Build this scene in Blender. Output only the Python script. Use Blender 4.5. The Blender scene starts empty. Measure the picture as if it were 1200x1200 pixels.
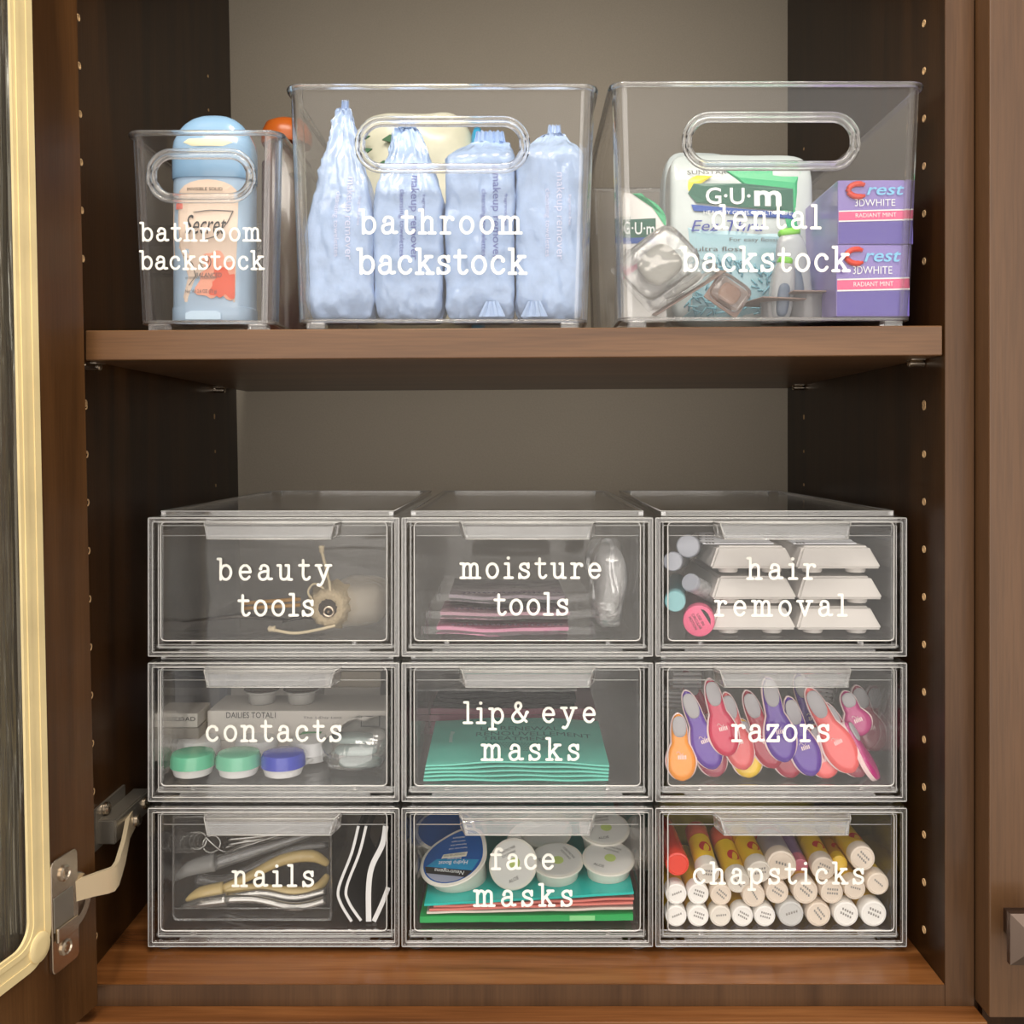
import bpy, bmesh, math, random
from mathutils import Vector, Matrix, Euler, noise
from mathutils.bvhtree import BVHTree
PI = math.pi
SC = bpy.context.scene
COL = SC.collection
F, VX, VY = 1150.0, 610.0, 521.0          # focal length and vanishing point, in pixels of the 1200 px frame

# ---------------------------------------------------------------- camera, world, lights, exposure
cam = bpy.data.objects.new('camera', bpy.data.cameras.new('camera'))
COL.objects.link(cam); SC.camera = cam
cam.location = (0, 0, 0); cam.rotation_euler = (PI/2, 0, 0)
cam.data.sensor_width = 36; cam.data.lens = 36*F/1200
cam.data.shift_x = -(VX-600)/1200; cam.data.shift_y = -(600-VY)/1200
cam.data.clip_start = .02

world = bpy.data.worlds.new('room_light'); SC.world = world; world.use_nodes = True
nt = world.node_tree; bg = nt.nodes['Background']
tc = nt.nodes.new('ShaderNodeTexCoord'); sx = nt.nodes.new('ShaderNodeSeparateXYZ'); rp = nt.nodes.new('ShaderNodeValToRGB')
nt.links.new(tc.outputs['Generated'], sx.inputs[0]); nt.links.new(sx.outputs['Z'], rp.inputs[0]); nt.links.new(rp.outputs[0], bg.inputs[0])
rp.color_ramp.elements[0].position = 0.0; rp.color_ramp.elements[0].color = (.50, .42, .34, 1)
rp.color_ramp.elements[1].position = .7; rp.color_ramp.elements[1].color = (1.0, .95, .88, 1)
bg.inputs[1].default_value = .75

def area(name, loc, target, size, power, color, sy=None):
    l = bpy.data.lights.new(name, 'AREA'); l.energy = power; l.color = color
    l.shape = 'RECTANGLE'; l.size = size; l.size_y = sy or size
    o = bpy.data.objects.new(name, l); COL.objects.link(o); o.location = loc
    o.rotation_euler = (Vector(target)-Vector(loc)).to_track_quat('-Z', 'Y').to_euler()
    return o
area('ceiling_downlight', (-.12, .40, 1.0), (-.02, .66, -.1), .10, 5.5, (1.0, .86, .68))
area('vanity_light', (-.1, -.5, 1.45), (0, .8, -.05), 1.3, 24.0, (1.0, .93, .84), .4)
area('front_fill_light', (0, -2.4, .15), (0, .8, .0), 4.2, 78.0, (1.0, .955, .90), 3.0)  # broad unseen fill added behind the camera to reach the interior; no window there
area('ceiling_panel', (.5, -.2, 1.6), (.1, .7, -.1), .6, 4.0, (1.0, .90, .78))
SC.view_settings.view_transform = 'Standard'; SC.view_settings.look = 'None'
SC.view_settings.gamma = 1; SC.view_settings.use_curve_mapping = False
SC.view_settings.exposure = 0.0
SC.cycles.max_bounces = 24; SC.cycles.transparent_max_bounces = 64; SC.cycles.transmission_bounces = 14
SC.cycles.glossy_bounces = 10; SC.cycles.diffuse_bounces = 4; SC.cycles.sample_clamp_indirect = 4

# ---------------------------------------------------------------- materials
def lin(c):
    return tuple(((v/255)/12.92 if v <= 10 else (((v/255)+.055)/1.055)**2.4) for v in c) + (1,)
MATS = {}
def mat(name, rgb, rough=.5, metal=0, trans=0, sub=0, spec=.5, alpha=1, bump=0, bscale=60, noise_c=0, coat=0):
    if name in MATS: return MATS[name]
    m = bpy.data.materials.new(name); m.use_nodes = True; n = m.node_tree.nodes; L = m.node_tree.links
    b = n['Principled BSDF']; c = lin(rgb)
    b.inputs['Base Color'].default_value = c; b.inputs['Roughness'].default_value = rough; b.inputs['Metallic'].default_value = metal
    b.inputs['Transmission Weight'].default_value = trans; b.inputs['Specular IOR Level'].default_value = spec
    b.inputs['Coat Weight'].default_value = coat; b.inputs['Alpha'].default_value = alpha
    if sub: b.inputs['Subsurface Weight'].default_value = sub; b.inputs['Subsurface Radius'].default_value = (.004, .004, .004)
    if bump or noise_c:
        t = n.new('ShaderNodeTexCoord'); q = n.new('ShaderNodeTexNoise'); q.inputs['Scale'].default_value = bscale; q.inputs['Detail'].default_value = 4
        L.new(t.outputs['Object'], q.inputs['Vector'])
        if bump:
            u = n.new('ShaderNodeBump'); u.inputs['Strength'].default_value = bump; u.inputs['Distance'].default_value = .002
            L.new(q.outputs['Fac'], u.inputs['Height']); L.new(u.outputs['Normal'], b.inputs['Normal'])
        if noise_c:
            r = n.new('ShaderNodeValToRGB'); L.new(q.outputs['Fac'], r.inputs[0]); L.new(r.outputs[0], b.inputs['Base Color'])
            r.color_ramp.elements[0].position = .3; r.color_ramp.elements[1].position = .7
            r.color_ramp.elements[0].color = tuple(v*(1-noise_c) for v in c[:3])+(1,)
            r.color_ramp.elements[1].color = tuple(min(1, v*(1+noise_c)) for v in c[:3])+(1,)
    MATS[name] = m; return m

def wood(name, dark, mid, light, axis='Z', rough=.38, fine=1.0, spec=.5):
    if name in MATS: return MATS[name]
    m = bpy.data.materials.new(name); m.use_nodes = True; n = m.node_tree.nodes; L = m.node_tree.links; b = n['Principled BSDF']
    t = n.new('ShaderNodeTexCoord'); mp = n.new('ShaderNodeMapping'); L.new(t.outputs['Object'], mp.inputs[0])
    s = {'X': (1.3, 16, 16), 'Y': (16, 1.3, 16), 'Z': (16, 16, 1.3)}[axis]
    mp.inputs['Scale'].default_value = s
    a = n.new('ShaderNodeTexNoise'); a.inputs['Scale'].default_value = 1.6*fine; a.inputs['Detail'].default_value = 5; a.inputs['Distortion'].default_value = 1.2
    L.new(mp.outputs[0], a.inputs['Vector'])
    mp2 = n.new('ShaderNodeMapping'); L.new(t.outputs['Object'], mp2.inputs[0]); mp2.inputs['Scale'].default_value = tuple(v*(9 if v > 2 else 4) for v in s)
    g = n.new('ShaderNodeTexNoise'); g.inputs['Scale'].default_value = 5; g.inputs['Detail'].default_value = 3; L.new(mp2.outputs[0], g.inputs['Vector'])
    r = n.new('ShaderNodeValToRGB'); e = r.color_ramp.elements
    e[0].position = .32; e[0].color = lin(dark); e[1].position = .72; e[1].color = lin(light)
    x = e.new(.5); x.color = lin(mid); L.new(a.outputs['Fac'], r.inputs[0])
    mx = n.new('ShaderNodeMix'); mx.data_type = 'RGBA'; mx.blend_type = 'MULTIPLY'; mx.inputs[0].default_value = .35
    gr = n.new('ShaderNodeValToRGB'); gr.color_ramp.elements[0].position = .35; gr.color_ramp.elements[0].color = (.55, .55, .55, 1); gr.color_ramp.elements[1].position = .6
    L.new(g.outputs['Fac'], gr.inputs[0]); L.new(r.outputs[0], mx.inputs[6]); L.new(gr.outputs[0], mx.inputs[7]); L.new(mx.outputs[2], b.inputs['Base Color'])
    bp = n.new('ShaderNodeBump'); bp.inputs['Strength'].default_value = .05; bp.inputs['Distance'].default_value = .001; L.new(g.outputs['Fac'], bp.inputs['Height']); L.new(bp.outputs[0], b.inputs['Normal'])
    b.inputs['Roughness'].default_value = rough; b.inputs['Specular IOR Level'].default_value = spec
    MATS[name] = m; return m

def acrylic(name, tint=(.985, .985, .985), haze=.03, ior=1.49, rough=.02, bump=0, bscale=40, stretch=None, refr=0, hazec=(.8, .8, .8), gmul=1.0):
    """clear plastic: fresnel reflection over straight transmission, optional refraction share and a faint scatter"""
    if name in MATS: return MATS[name]
    m = bpy.data.materials.new(name); m.use_nodes = True; n = m.node_tree.nodes; L = m.node_tree.links
    n.remove(n['Principled BSDF']); out = n['Material Output']
    tr = n.new('ShaderNodeBsdfTransparent'); tr.inputs[0].default_value = tint+(1,)
    gl = n.new('ShaderNodeBsdfGlossy'); gl.inputs['Roughness'].default_value = rough; gl.inputs[0].default_value = (1, 1, 1, 1)
    fr = n.new('ShaderNodeFresnel'); fr.inputs[0].default_value = ior
    base = tr
    if refr:
        rf = n.new('ShaderNodeBsdfGlass'); rf.inputs['IOR'].default_value = 1.45; rf.inputs['Roughness'].default_value = rough; rf.inputs[0].default_value = (.99, .99, .99, 1)
        mr = n.new('ShaderNodeMixShader'); mr.inputs[0].default_value = refr; L.new(tr.outputs[0], mr.inputs[1]); L.new(rf.outputs[0], mr.inputs[2]); base = mr
    df = n.new('ShaderNodeBsdfDiffuse'); df.inputs[0].default_value = hazec+(1,)
    mh = n.new('ShaderNodeMixShader'); mh.inputs[0].default_value = haze; L.new(base.outputs[0], mh.inputs[1]); L.new(df.outputs[0], mh.inputs[2])
    mx = n.new('ShaderNodeMixShader'); L.new(mh.outputs[0], mx.inputs[1]); L.new(gl.outputs[0], mx.inputs[2])
    if gmul != 1.0:
        mm = n.new('ShaderNodeMath'); mm.operation = 'MULTIPLY'; mm.use_clamp = True; mm.inputs[1].default_value = gmul; L.new(fr.outputs[0], mm.inputs[0]); L.new(mm.outputs[0], mx.inputs[0])
    else: L.new(fr.outputs[0], mx.inputs[0])
    if bump:
        t = n.new('ShaderNodeTexCoord'); mp = n.new('ShaderNodeMapping'); L.new(t.outputs['Object'], mp.inputs[0])
        if stretch: mp.inputs['Scale'].default_value = stretch
        q = n.new('ShaderNodeTexNoise'); q.inputs['Scale'].default_value = bscale; q.inputs['Detail'].default_value = 2; L.new(mp.outputs[0], q.inputs['Vector'])
        u = n.new('ShaderNodeBump'); u.inputs['Strength'].default_value = bump; u.inputs['Distance'].default_value = .004
        L.new(q.outputs['Fac'], u.inputs['Height']); L.new(u.outputs[0], gl.inputs['Normal']); L.new(u.outputs[0], fr.inputs['Normal'])
        if refr: L.new(u.outputs[0], rf.inputs['Normal'])
    L.new(mx.outputs[0], out.inputs[0]); MATS[name] = m; return m

CLEAR = acrylic('clear_acrylic', haze=.010, bump=.12, bscale=9, gmul=.42)
EDGE = acrylic('acrylic_edge', haze=.05, refr=.75, rough=.03, gmul=1.0, hazec=(.9, .9, .9))
SHINE = acrylic('acrylic_edge_glint', haze=.62, rough=.1, gmul=1.5, hazec=(.92, .91, .88))  # whitish acrylic edges, with bright glints painted into the colour
FILM = acrylic('clear_film', haze=.035, bump=.9, bscale=45, gmul=.9, rough=.08)
BLISTER = acrylic('clear_blister', haze=.05, bump=.4, bscale=60, gmul=.9, rough=.05, refr=.12)
RIPPLE = acrylic('reeded_glass', tint=(.75, .75, .70), haze=.12, hazec=(.55, .53, .46), bump=.9, bscale=40, stretch=(3, 3, .12), rough=.08, gmul=1.5)
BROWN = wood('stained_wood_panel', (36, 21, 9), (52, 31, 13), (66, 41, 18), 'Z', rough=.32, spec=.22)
BROWNF = wood('stained_wood_frame', (66, 44, 26), (79, 54, 33), (90, 63, 40), 'Z', spec=.35)
DOORW = wood('stained_wood_door', (62, 39, 19), (82, 53, 27), (98, 66, 36), 'Z', rough=.35, spec=.3)
DOORN = wood('stained_wood_slab', (78, 53, 33), (93, 65, 41), (104, 74, 49), 'Z', rough=.36, fine=.3)
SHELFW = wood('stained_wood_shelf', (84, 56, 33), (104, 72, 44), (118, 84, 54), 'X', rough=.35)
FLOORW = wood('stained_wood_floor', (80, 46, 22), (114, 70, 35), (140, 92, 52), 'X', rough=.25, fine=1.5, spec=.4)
BACKP = mat('taupe_laminate', (182, 171, 153), .6, noise_c=.05, bscale=700, bump=.1)
TAN = mat('raw_wood_tan', (205, 170, 125), .7)
STEEL = mat('nickel_plate', (200, 186, 168), .25, 1)
STEELD = mat('dark_steel', (150, 144, 134), .3, .75)
ARMM = mat('pale_gold_nickel', (236, 218, 184), .4, .6)
CREAMR = mat('cream_rubber', (232, 212, 160), .45, noise_c=.08, bscale=30)
VINYL = mat('white_vinyl', (255, 252, 240), .5)
VINYL.node_tree.nodes['Principled BSDF'].inputs['Base Color'].default_value = (.95, .94, .87, 1)
WHITE = mat('white_plastic', (216, 211, 206), .35)
INK = mat('grey_ink', (95, 92, 92), .6)
BLACK = mat('black_ink', (25, 24, 26), .5)

# ---------------------------------------------------------------- helpers
def P(px, py, Y):
    return Vector(((px-VX)*Y/F, Y, (VY-py)*Y/F))
def put(name, bm, m, parent=None, smooth=False, loc=None, rot=None):
    me = bpy.data.meshes.new(name)
    bmesh.ops.recalc_face_normals(bm, faces=bm.faces)
    bm.to_mesh(me); bm.free()
    for x in (m if isinstance(m, (list, tuple)) else [m]): me.materials.append(x)
    if smooth:
        me.shade_smooth()
        if smooth != 2:
            me.set_sharp_from_angle(angle=math.radians(38))
    o = bpy.data.objects.new(name, me); COL.objects.link(o)
    if parent: o.parent = parent
    if loc is not None: o.location = loc
    if rot is not None: o.rotation_euler = rot
    return o
def thing(name, label, cat, loc=(0, 0, 0), rot=(0, 0, 0), group=None):
    o = bpy.data.objects.new(name, None); COL.objects.link(o); o.empty_display_size = .02
    o.location = loc; o.rotation_euler = rot; o['label'] = label; o['category'] = cat
    if group: o['group'] = group
    return o
def tag(o, label, cat, group=None):
    o['label'] = label; o['category'] = cat
    if group: o['group'] = group
    return o
def clone(root, loc=None, rot=None, label=None, group=None):
    r = root.copy(); COL.objects.link(r)
    if loc is not None: r.location = loc
    if rot is not None: r.rotation_euler = rot
    if label: r['label'] = label
    if group: r['group'] = group
    for ch in list(root.children):
        c = ch.copy(); COL.objects.link(c); c.parent = r
        for g in list(ch.children):
            d = g.copy(); COL.objects.link(d); d.parent = c
    return r
def box(bm, x0, x1, y0, y1, z0, z1, mi=0):
    v = [bm.verts.new((x, y, z)) for x in (x0, x1) for y in (y0, y1) for z in (z0, z1)]
    fs = []
    for f in ((0, 1, 3, 2), (4, 6, 7, 5), (0, 4, 5, 1), (2, 3, 7, 6), (0, 2, 6, 4), (1, 5, 7, 3)):
        a = bm.faces.new([v[i] for i in f]); a.material_index = mi; fs.append(a)
    return v, fs
def B(*a, bevel=0, seg=2):
    bm = bmesh.new(); box(bm, *a)
    if bevel: bmesh.ops.bevel(bm, geom=bm.edges[:], offset=bevel, segments=seg, affect='EDGES', profile=.5)
    return bm
def hexa(bm, pts, mi=0):
    """eight points: bottom quad (ccw) then top quad"""
    v = [bm.verts.new(p) for p in pts]
    for f in ((0, 3, 2, 1), (4, 5, 6, 7), (0, 1, 5, 4), (1, 2, 6, 5), (2, 3, 7, 6), (3, 0, 4, 7)):
        bm.faces.new([v[i] for i in f]).material_index = mi
def lathe(bm, prof, seg=28, mi=0, M=None, cap=True):
    """prof: list of (r, z)"""
    rings = []
    for r, z in prof:
        rings.append([bm.verts.new((r*math.cos(2*PI*k/seg), r*math.sin(2*PI*k/seg), z)) for k in range(seg)])
    for a, b in zip(rings, rings[1:]):
        for k in range(seg):
            bm.faces.new((a[k], a[(k+1) % seg], b[(k+1) % seg], b[k])).material_index = mi
    if cap:
        bm.faces.new(rings[0][::-1]).material_index = mi; bm.faces.new(rings[-1]).material_index = mi
    if M is not None:
        for rg in rings:
            for v in rg: v.co = M @ v.co
def tube(bm, pts, r, seg=8, closed=False, mi=0, flat=1.0):
    """round tube along a polyline; r a number or a list"""
    pts = [Vector(p) for p in pts]; n = len(pts); rings = []
    up = Vector((0, 0, 1))
    for i, p in enumerate(pts):
        a = pts[(i-1) % n] if (i or closed) else p; b = pts[(i+1) % n] if (i < n-1 or closed) else p
        t = (b-a).normalized()
        if abs(t.dot(up)) > .97: side = t.cross(Vector((0, 1, 0))).normalized()
        else: side = t.cross(up).normalized()
        w = side.cross(t).normalized()
        rr = r[i] if isinstance(r, (list, tuple)) else r
        rings.append([bm.verts.new(p+side*rr*math.cos(2*PI*k/seg)+w*rr*flat*math.sin(2*PI*k/seg)) for k in range(seg)])
    for i in range(n if closed else n-1):
        a, b = rings[i], rings[(i+1) % n]
        for k in range(seg): bm.faces.new((a[k], a[(k+1) % seg], b[(k+1) % seg], b[k])).material_index = mi
    if not closed:
        bm.faces.new(rings[0][::-1]).material_index = mi; bm.faces.new(rings[-1]).material_index = mi
def prism(bm, poly, y0, y1, mi=0):
    """polygon in xz extruded along y"""
    a = [bm.verts.new((x, y0, z)) for x, z in poly]; b = [bm.verts.new((x, y1, z)) for x, z in poly]; n = len(poly)
    bm.faces.new(a).material_index = mi; bm.faces.new(b[::-1]).material_index = mi
    for i in range(n): bm.faces.new((a[i], b[i], b[(i+1) % n], a[(i+1) % n])).material_index = mi
def disc(r, y0, y1, seg=24):
    return [(r*math.cos(2*PI*k/seg), r*math.sin(2*PI*k/seg)) for k in range(seg)], y0, y1
def soft(w, d, h, cuts=8, rnd=4, fn=None):
    """superellipsoid box centred on x,y with its base at z=0"""
    bm = bmesh.new(); bmesh.ops.create_cube(bm, size=2)
    bmesh.ops.subdivide_edges(bm, edges=bm.edges[:], cuts=cuts, use_grid_fill=True)
    for v in bm.verts:
        x, y, z = v.co
        n = (abs(x)**rnd+abs(y)**rnd+abs(z)**rnd)**(1/rnd); m = max(abs(x), abs(y), abs(z))
        k = m/n if n else 1
        v.co = Vector((x*k*w/2, y*k*d/2, (z*k+1)*h/2))
        if fn: v.co = fn(v.co)
    return bm
def sheet(w, d, t, nx=14, ny=8, fn=None):
    """thin closed slab centred on x, from y=0 to d; fn(x,y)->dz"""
    bm = bmesh.new(); g = {}
    for s in (0, 1):
        for i in range(nx+1):
            for j in range(ny+1):
                x = -w/2+w*i/nx; y = d*j/ny
                g[s, i, j] = bm.verts.new((x, y, s*t+(fn(x, y) if fn else 0)))
    for i in range(nx):
        for j in range(ny):
            bm.faces.new((g[1, i, j], g[1, i+1, j], g[1, i+1, j+1], g[1, i, j+1]))
            bm.faces.new((g[0, i, j], g[0, i, j+1], g[0, i+1, j+1], g[0, i+1, j]))
    for i in range(nx):
        bm.faces.new((g[0, i, 0], g[0, i+1, 0], g[1, i+1, 0], g[1, i, 0])); bm.faces.new((g[0, i, ny], g[1, i, ny], g[1, i+1, ny], g[0, i+1, ny]))
    for j in range(ny):
        bm.faces.new((g[0, 0, j], g[1, 0, j], g[1, 0, j+1], g[0, 0, j+1])); bm.faces.new((g[0, nx, j], g[0, nx, j+1], g[1, nx, j+1], g[1, nx, j]))
    return bm
TCACHE = {}
def text(parent, s, w, h, at, m, rot=(0, 0, 0), warp=None, shear=0, bold=0, name='printed_text', mirror=False):
    """flat lettering in the local xz plane facing -y, fitted to w x h (one may be None), centred on `at`"""
    key = (s, shear, bold)
    if key not in TCACHE:
        cu = bpy.data.curves.new('t', 'FONT'); cu.body = s; cu.size = 1; cu.shear = shear; cu.offset = bold; cu.resolution_u = 3
        o = bpy.data.objects.new('t', cu); COL.objects.link(o)
        dg = bpy.context.evaluated_depsgraph_get(); dg.update()
        me = o.evaluated_get(dg).to_mesh()
        TCACHE[key] = ([tuple(v.co[:2]) for v in me.vertices], [tuple(p.vertices) for p in me.polygons])
        o.evaluated_get(dg).to_mesh_clear(); bpy.data.objects.remove(o); bpy.data.curves.remove(cu)
    vs, fs = TCACHE[key]
    x0 = min(v[0] for v in vs); x1 = max(v[0] for v in vs); y0 = min(v[1] for v in vs); y1 = max(v[1] for v in vs)
    kx = (w/(x1-x0)) if w else h/(y1-y0); ky = (h/(y1-y0)) if h else kx
    if not w: kx = ky
    R = Euler(rot).to_matrix(); at = Vector(at); co = []
    for x, y in vs:
        p = R @ Vector(((x-(x0+x1)/2)*kx, 0, (y-(y0+y1)/2)*ky)) + at
        if warp: p = warp(p)
        co.append(p)
    me = bpy.data.meshes.new(name); me.from_pydata([tuple(c) for c in co], [], fs); me.materials.append(m)
    o = bpy.data.objects.new(name, me); COL.objects.link(o); o.parent = parent
    return o

# monoline typewriter lettering ------------------------------------------------
def arc(cx, cy, rx, ry, a0, a1, n=18):
    return [(cx+rx*math.cos(math.radians(a0+(a1-a0)*i/n)), cy+ry*math.sin(math.radians(a0+(a1-a0)*i/n))) for i in range(n+1)]
def cr(pts, n=6):
    out = []; q = [pts[0]]+list(pts)+[pts[-1]]
    for i in range(1, len(q)-2):
        p0, p1, p2, p3 = q[i-1], q[i], q[i+1], q[i+2]
        for k in range(n):
            t = k/n
            out.append(tuple(.5*((2*p1[c])+(-p0[c]+p2[c])*t+(2*p0[c]-5*p1[c]+4*p2[c]-p3[c])*t*t+(-p0[c]+3*p1[c]-3*p2[c]+p3[c])*t**3) for c in (0, 1)))
    return out+[pts[-1]]
D = 'dot'
GL = {
 'a': (.98, [cr([(.2, .76), (.27, .95), (.47, 1), (.67, .9), (.72, .68), (.72, .2), (.8, .03), (.98, .05)]), cr([(.72, .56), (.42, .56), (.14, .44), (.1, .22), (.22, .03), (.42, 0), (.62, .1), (.72, .3)]), (D, .2, .76)]),
 'b': (1.05, [[(.02, 1.45), (.22, 1.45), (.22, 0)], arc(.58, .5, .37, .5, 0, 360, 26)]),
 'c': (.95, [arc(.48, .5, .38, .5, 38, 325), (D, .76, .76)]),
 'd': (1.05, [[(.56, 1.45), (.8, 1.45), (.8, 0), (1.0, 0)], arc(.44, .5, .36, .5, 0, 360, 26)]),
 'e': (.95, [[(.12, .52), (.84, .52)], arc(.48, .5, .37, .5, 3, 322)]),
 'f': (.82, [cr([(.36, 0), (.36, .6), (.36, 1.15), (.48, 1.4), (.72, 1.4)]), [(.06, 1), (.7, 1)], [(.1, 0), (.64, 0)], (D, .76, 1.32)]),
 'h': (1.05, [[(0, 1.45), (.2, 1.45), (.2, 0)], cr([(.2, .65), (.35, .92), (.55, 1), (.75, .88), (.78, .6), (.78, 0)]), [(0, 0), (.38, 0)], [(.6, 0), (.98, 0)]]),
 'i': (.66, [[(.08, 1), (.32, 1), (.32, 0)], [(.05, 0), (.6, 0)], (D, .3, 1.4)]),
 'k': (1.02, [[(0, 1.45), (.2, 1.45), (.2, 0)], [(0, 0), (.38, 0)], [(.2, .36), (.76, 1)], [(.56, 1), (.92, 1)], [(.42, .6), (.84, 0)], [(.64, 0), (1.0, 0)]]),
 'l': (.66, [[(.08, 1.45), (.32, 1.45), (.32, 0)], [(.05, 0), (.6, 0)]]),
 'm': (1.42, [[(0, 1), (.2, 1), (.2, 0)], cr([(.2, .7), (.33, .94), (.48, 1), (.64, .9), (.68, .65), (.68, 0)]), cr([(.68, .7), (.81, .94), (.96, 1), (1.13, .9), (1.17, .65), (1.17, 0)]), [(0, 0), (.36, 0)], [(.52, 0), (.84, 0)], [(1.01, 0), (1.36, 0)]]),
 'n': (1.05, [[(0, 1), (.2, 1), (.2, 0)], cr([(.2, .65), (.35, .92), (.55, 1), (.75, .88), (.78, .6), (.78, 0)]), [(0, 0), (.38, 0)], [(.6, 0), (.98, 0)]]),
 'o': (.98, [arc(.48, .5, .38, .5, 0, 360, 28)]),
 'p': (1.05, [[(0, 1), (.2, 1), (.2, -.45)], [(0, -.45), (.42, -.45)], arc(.56, .5, .36, .5, 0, 360, 26)]),
 'r': (.86, [[(.03, 1), (.26, 1), (.26, 0)], [(.03, 0), (.55, 0)], cr([(.26, .6), (.36, .88), (.55, 1), (.74, .95)]), (D, .74, .88)]),
 's': (.86, [cr([(.7, .78), (.58, .96), (.4, 1), (.2, .9), (.16, .74), (.28, .58), (.5, .5), (.7, .4), (.74, .2), (.62, .05), (.42, 0), (.24, .05), (.12, .22)]), [(.72, 1), (.72, .72)], [(.1, 0), (.1, .28)]]),
 't': (.84, [cr([(.32, 1.36), (.32, .8), (.32, .25), (.45, .02), (.65, .02), (.78, .16)]), [(.06, 1), (.7, 1)]]),
 'u': (1.05, [cr([(.2, 1), (.2, .4), (.24, .1), (.44, 0), (.66, .1), (.78, .35)]), [(0, 1), (.2, 1)], [(.58, 1), (.78, 1), (.78, 0), (.98, 0)]]),
 'v': (1.0, [[(.12, 1), (.48, 0), (.84, 1)], [(-.03, 1), (.32, 1)], [(.64, 1), (1.0, 1)]]),
 'y': (1.0, [[(.12, 1), (.5, 0)], cr([(.86, 1), (.66, .45), (.42, -.2), (.24, -.42), (.1, -.4)]), [(-.03, 1), (.32, 1)], [(.66, 1), (1.02, 1)], (D, .12, -.38)]),
 'z': (.9, [[(.13, .74), (.13, 1), (.76, 1), (.1, 0), (.8, 0), (.8, .26)]]),
 '&': (1.25, [cr([(1.05, .04), (.8, .28), (.4, .85), (.3, 1.12), (.42, 1.32), (.6, 1.3), (.68, 1.1), (.55, .88), (.25, .62), (.1, .35), (.2, .08), (.45, 0), (.75, .1), (.98, .4), (1.05, .66)]), (D, 1.1, .68)]),
 ' ': (.45, []),
}
def letters(parent, s, pxl, pxr, base, k, Y, name='lettering', warp=None, wt=.19):
    """stroke lettering between two picture columns on baseline `base`, x-height k px, standing on the plane at depth Y; parent-local"""
    adv = [GL[c][0] for c in s]; nat = sum(adv)*k
    gap = ((pxr-pxl)-nat)/max(1, len(s)-1)+.1
    bm = bmesh.new(); x = pxl
    inv = parent.location if parent else Vector((0, 0, 0))
    while parent and parent.parent: parent = parent; break
    hw = wt*k*.5; cnt = [0, 0]
    def V(a, b):
        p = P(a, b, Y)
        if warp: p = warp(p)
        cnt[0] += 1; p = p-Vector((0, cnt[1]*3e-6, 0))
        return bm.verts.new(p-ORG[0])
    def cap(a, b, r):
        cnt[1] += 1
        bm.faces.new([V(a+r*math.cos(2*PI*i/10), b+r*math.sin(2*PI*i/10)) for i in range(10)])
    for c, w in zip(s, adv):
        cnt[1] = 0
        for st in GL[c][1]:
            cnt[1] += 1
            if st[0] == D: cap(x+st[1]*k, base-st[2]*k, .125*k); continue
            pts = [(x+a*k, base-b*k) for a, b in st]
            for (ax, ay), (bx, by) in zip(pts, pts[1:]):
                dx, dy = bx-ax, by-ay; l = math.hypot(dx, dy) or 1; nx, ny = -dy/l*hw, dx/l*hw
                cnt[1] += 1; bm.faces.new([V(ax+nx, ay+ny), V(bx+nx, by+ny), V(bx-nx, by-ny), V(ax-nx, ay-ny)])
            if len(pts) < 8:
                for a, b in pts: cap(a, b, hw*1.05)
            else:
                for a, b in pts[::2]+[pts[-1]]: cap(a, b, hw)
        x += w*k+gap
    me = bpy.data.meshes.new(name); bm.to_mesh(me); bm.free(); me.materials.append(VINYL)
    o = bpy.data.objects.new(name, me); COL.objects.link(o); o.parent = parent
    return o
ORG = [Vector((0, 0, 0))]

# ---------------------------------------------------------------- the cabinet (carcass, shelf, doors)
YF, YB, XR, ZF, ZL = .615, .977, .2658, -.338, -.3514     # front plane, back, right wall, floor of the box, ledge
def xl(z): return -.283-.019*(z-.05)
cab = thing('wall_cabinet', 'dark brown open wall cabinet, its glass door swung open, boxes inside', 'cabinet')
ZT = .455
bm = bmesh.new(); hexa(bm, [(xl(-.37)-.018, YF, -.3514), (xl(-.37), YF, -.3514), (xl(-.37), YB, -.3514), (xl(-.37)-.018, YB, -.3514),
                            (xl(.5)-.018, YF, .5), (xl(.5), YF, .5), (xl(.5), YB, .5), (xl(.5)-.018, YB, .5)])
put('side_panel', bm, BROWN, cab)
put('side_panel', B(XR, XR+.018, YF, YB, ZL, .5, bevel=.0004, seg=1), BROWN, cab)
put('edge_band', B(XR, XR+.018, YF-.0008, YF-.0001, ZL, .5), BROWNF, cab)
put('back_panel', B(-.31, XR+.018, YB, YB+.006, ZL, .5), BACKP, cab)
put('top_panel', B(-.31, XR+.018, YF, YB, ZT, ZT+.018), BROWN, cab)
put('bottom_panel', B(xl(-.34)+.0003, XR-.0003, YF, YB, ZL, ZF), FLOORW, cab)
put('edge_band', B(xl(-.34)+.0003, XR-.0003, YF-.0008, YF-.0001, ZL, ZF-.0003), BROWNF, cab)
put('front_rail', B(-.40, .2845, .5975, .640, ZL-.030, ZL-.0002, bevel=.0006), FLOORW, cab)
hole = bmesh.new(); lathe(hole, [(.0024, 0), (.0024, .0005), (.0016, .0005), (.0014, .0002)], 12)
h0 = put('peg_hole', hole, TAN, cab)
first = True
for side in (0, 1):
    for Yh in ((.637, .905) if side == 0 else (.646, .920)):
        for k in list(range(11))+list(range(14, 26)):
            z = .3085-.0313*(k-1) if k < 12 else .02496-.0313*(k-14)
            if k > 21 and False: continue
            if z < -.325: continue
            if k == 8 or k == 9 and False: continue
            if .045 < z < .085: continue
            o = h0 if first else h0.copy()
            if not first: COL.objects.link(o)
            first = False
            x = xl(z) if side == 0 else XR
            o.location = (x, Yh, z); o.rotation_euler = (0, PI/2 if side == 0 else -PI/2, 0)
            if Yh > .8: o.scale = (.6, .6, 1)

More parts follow.
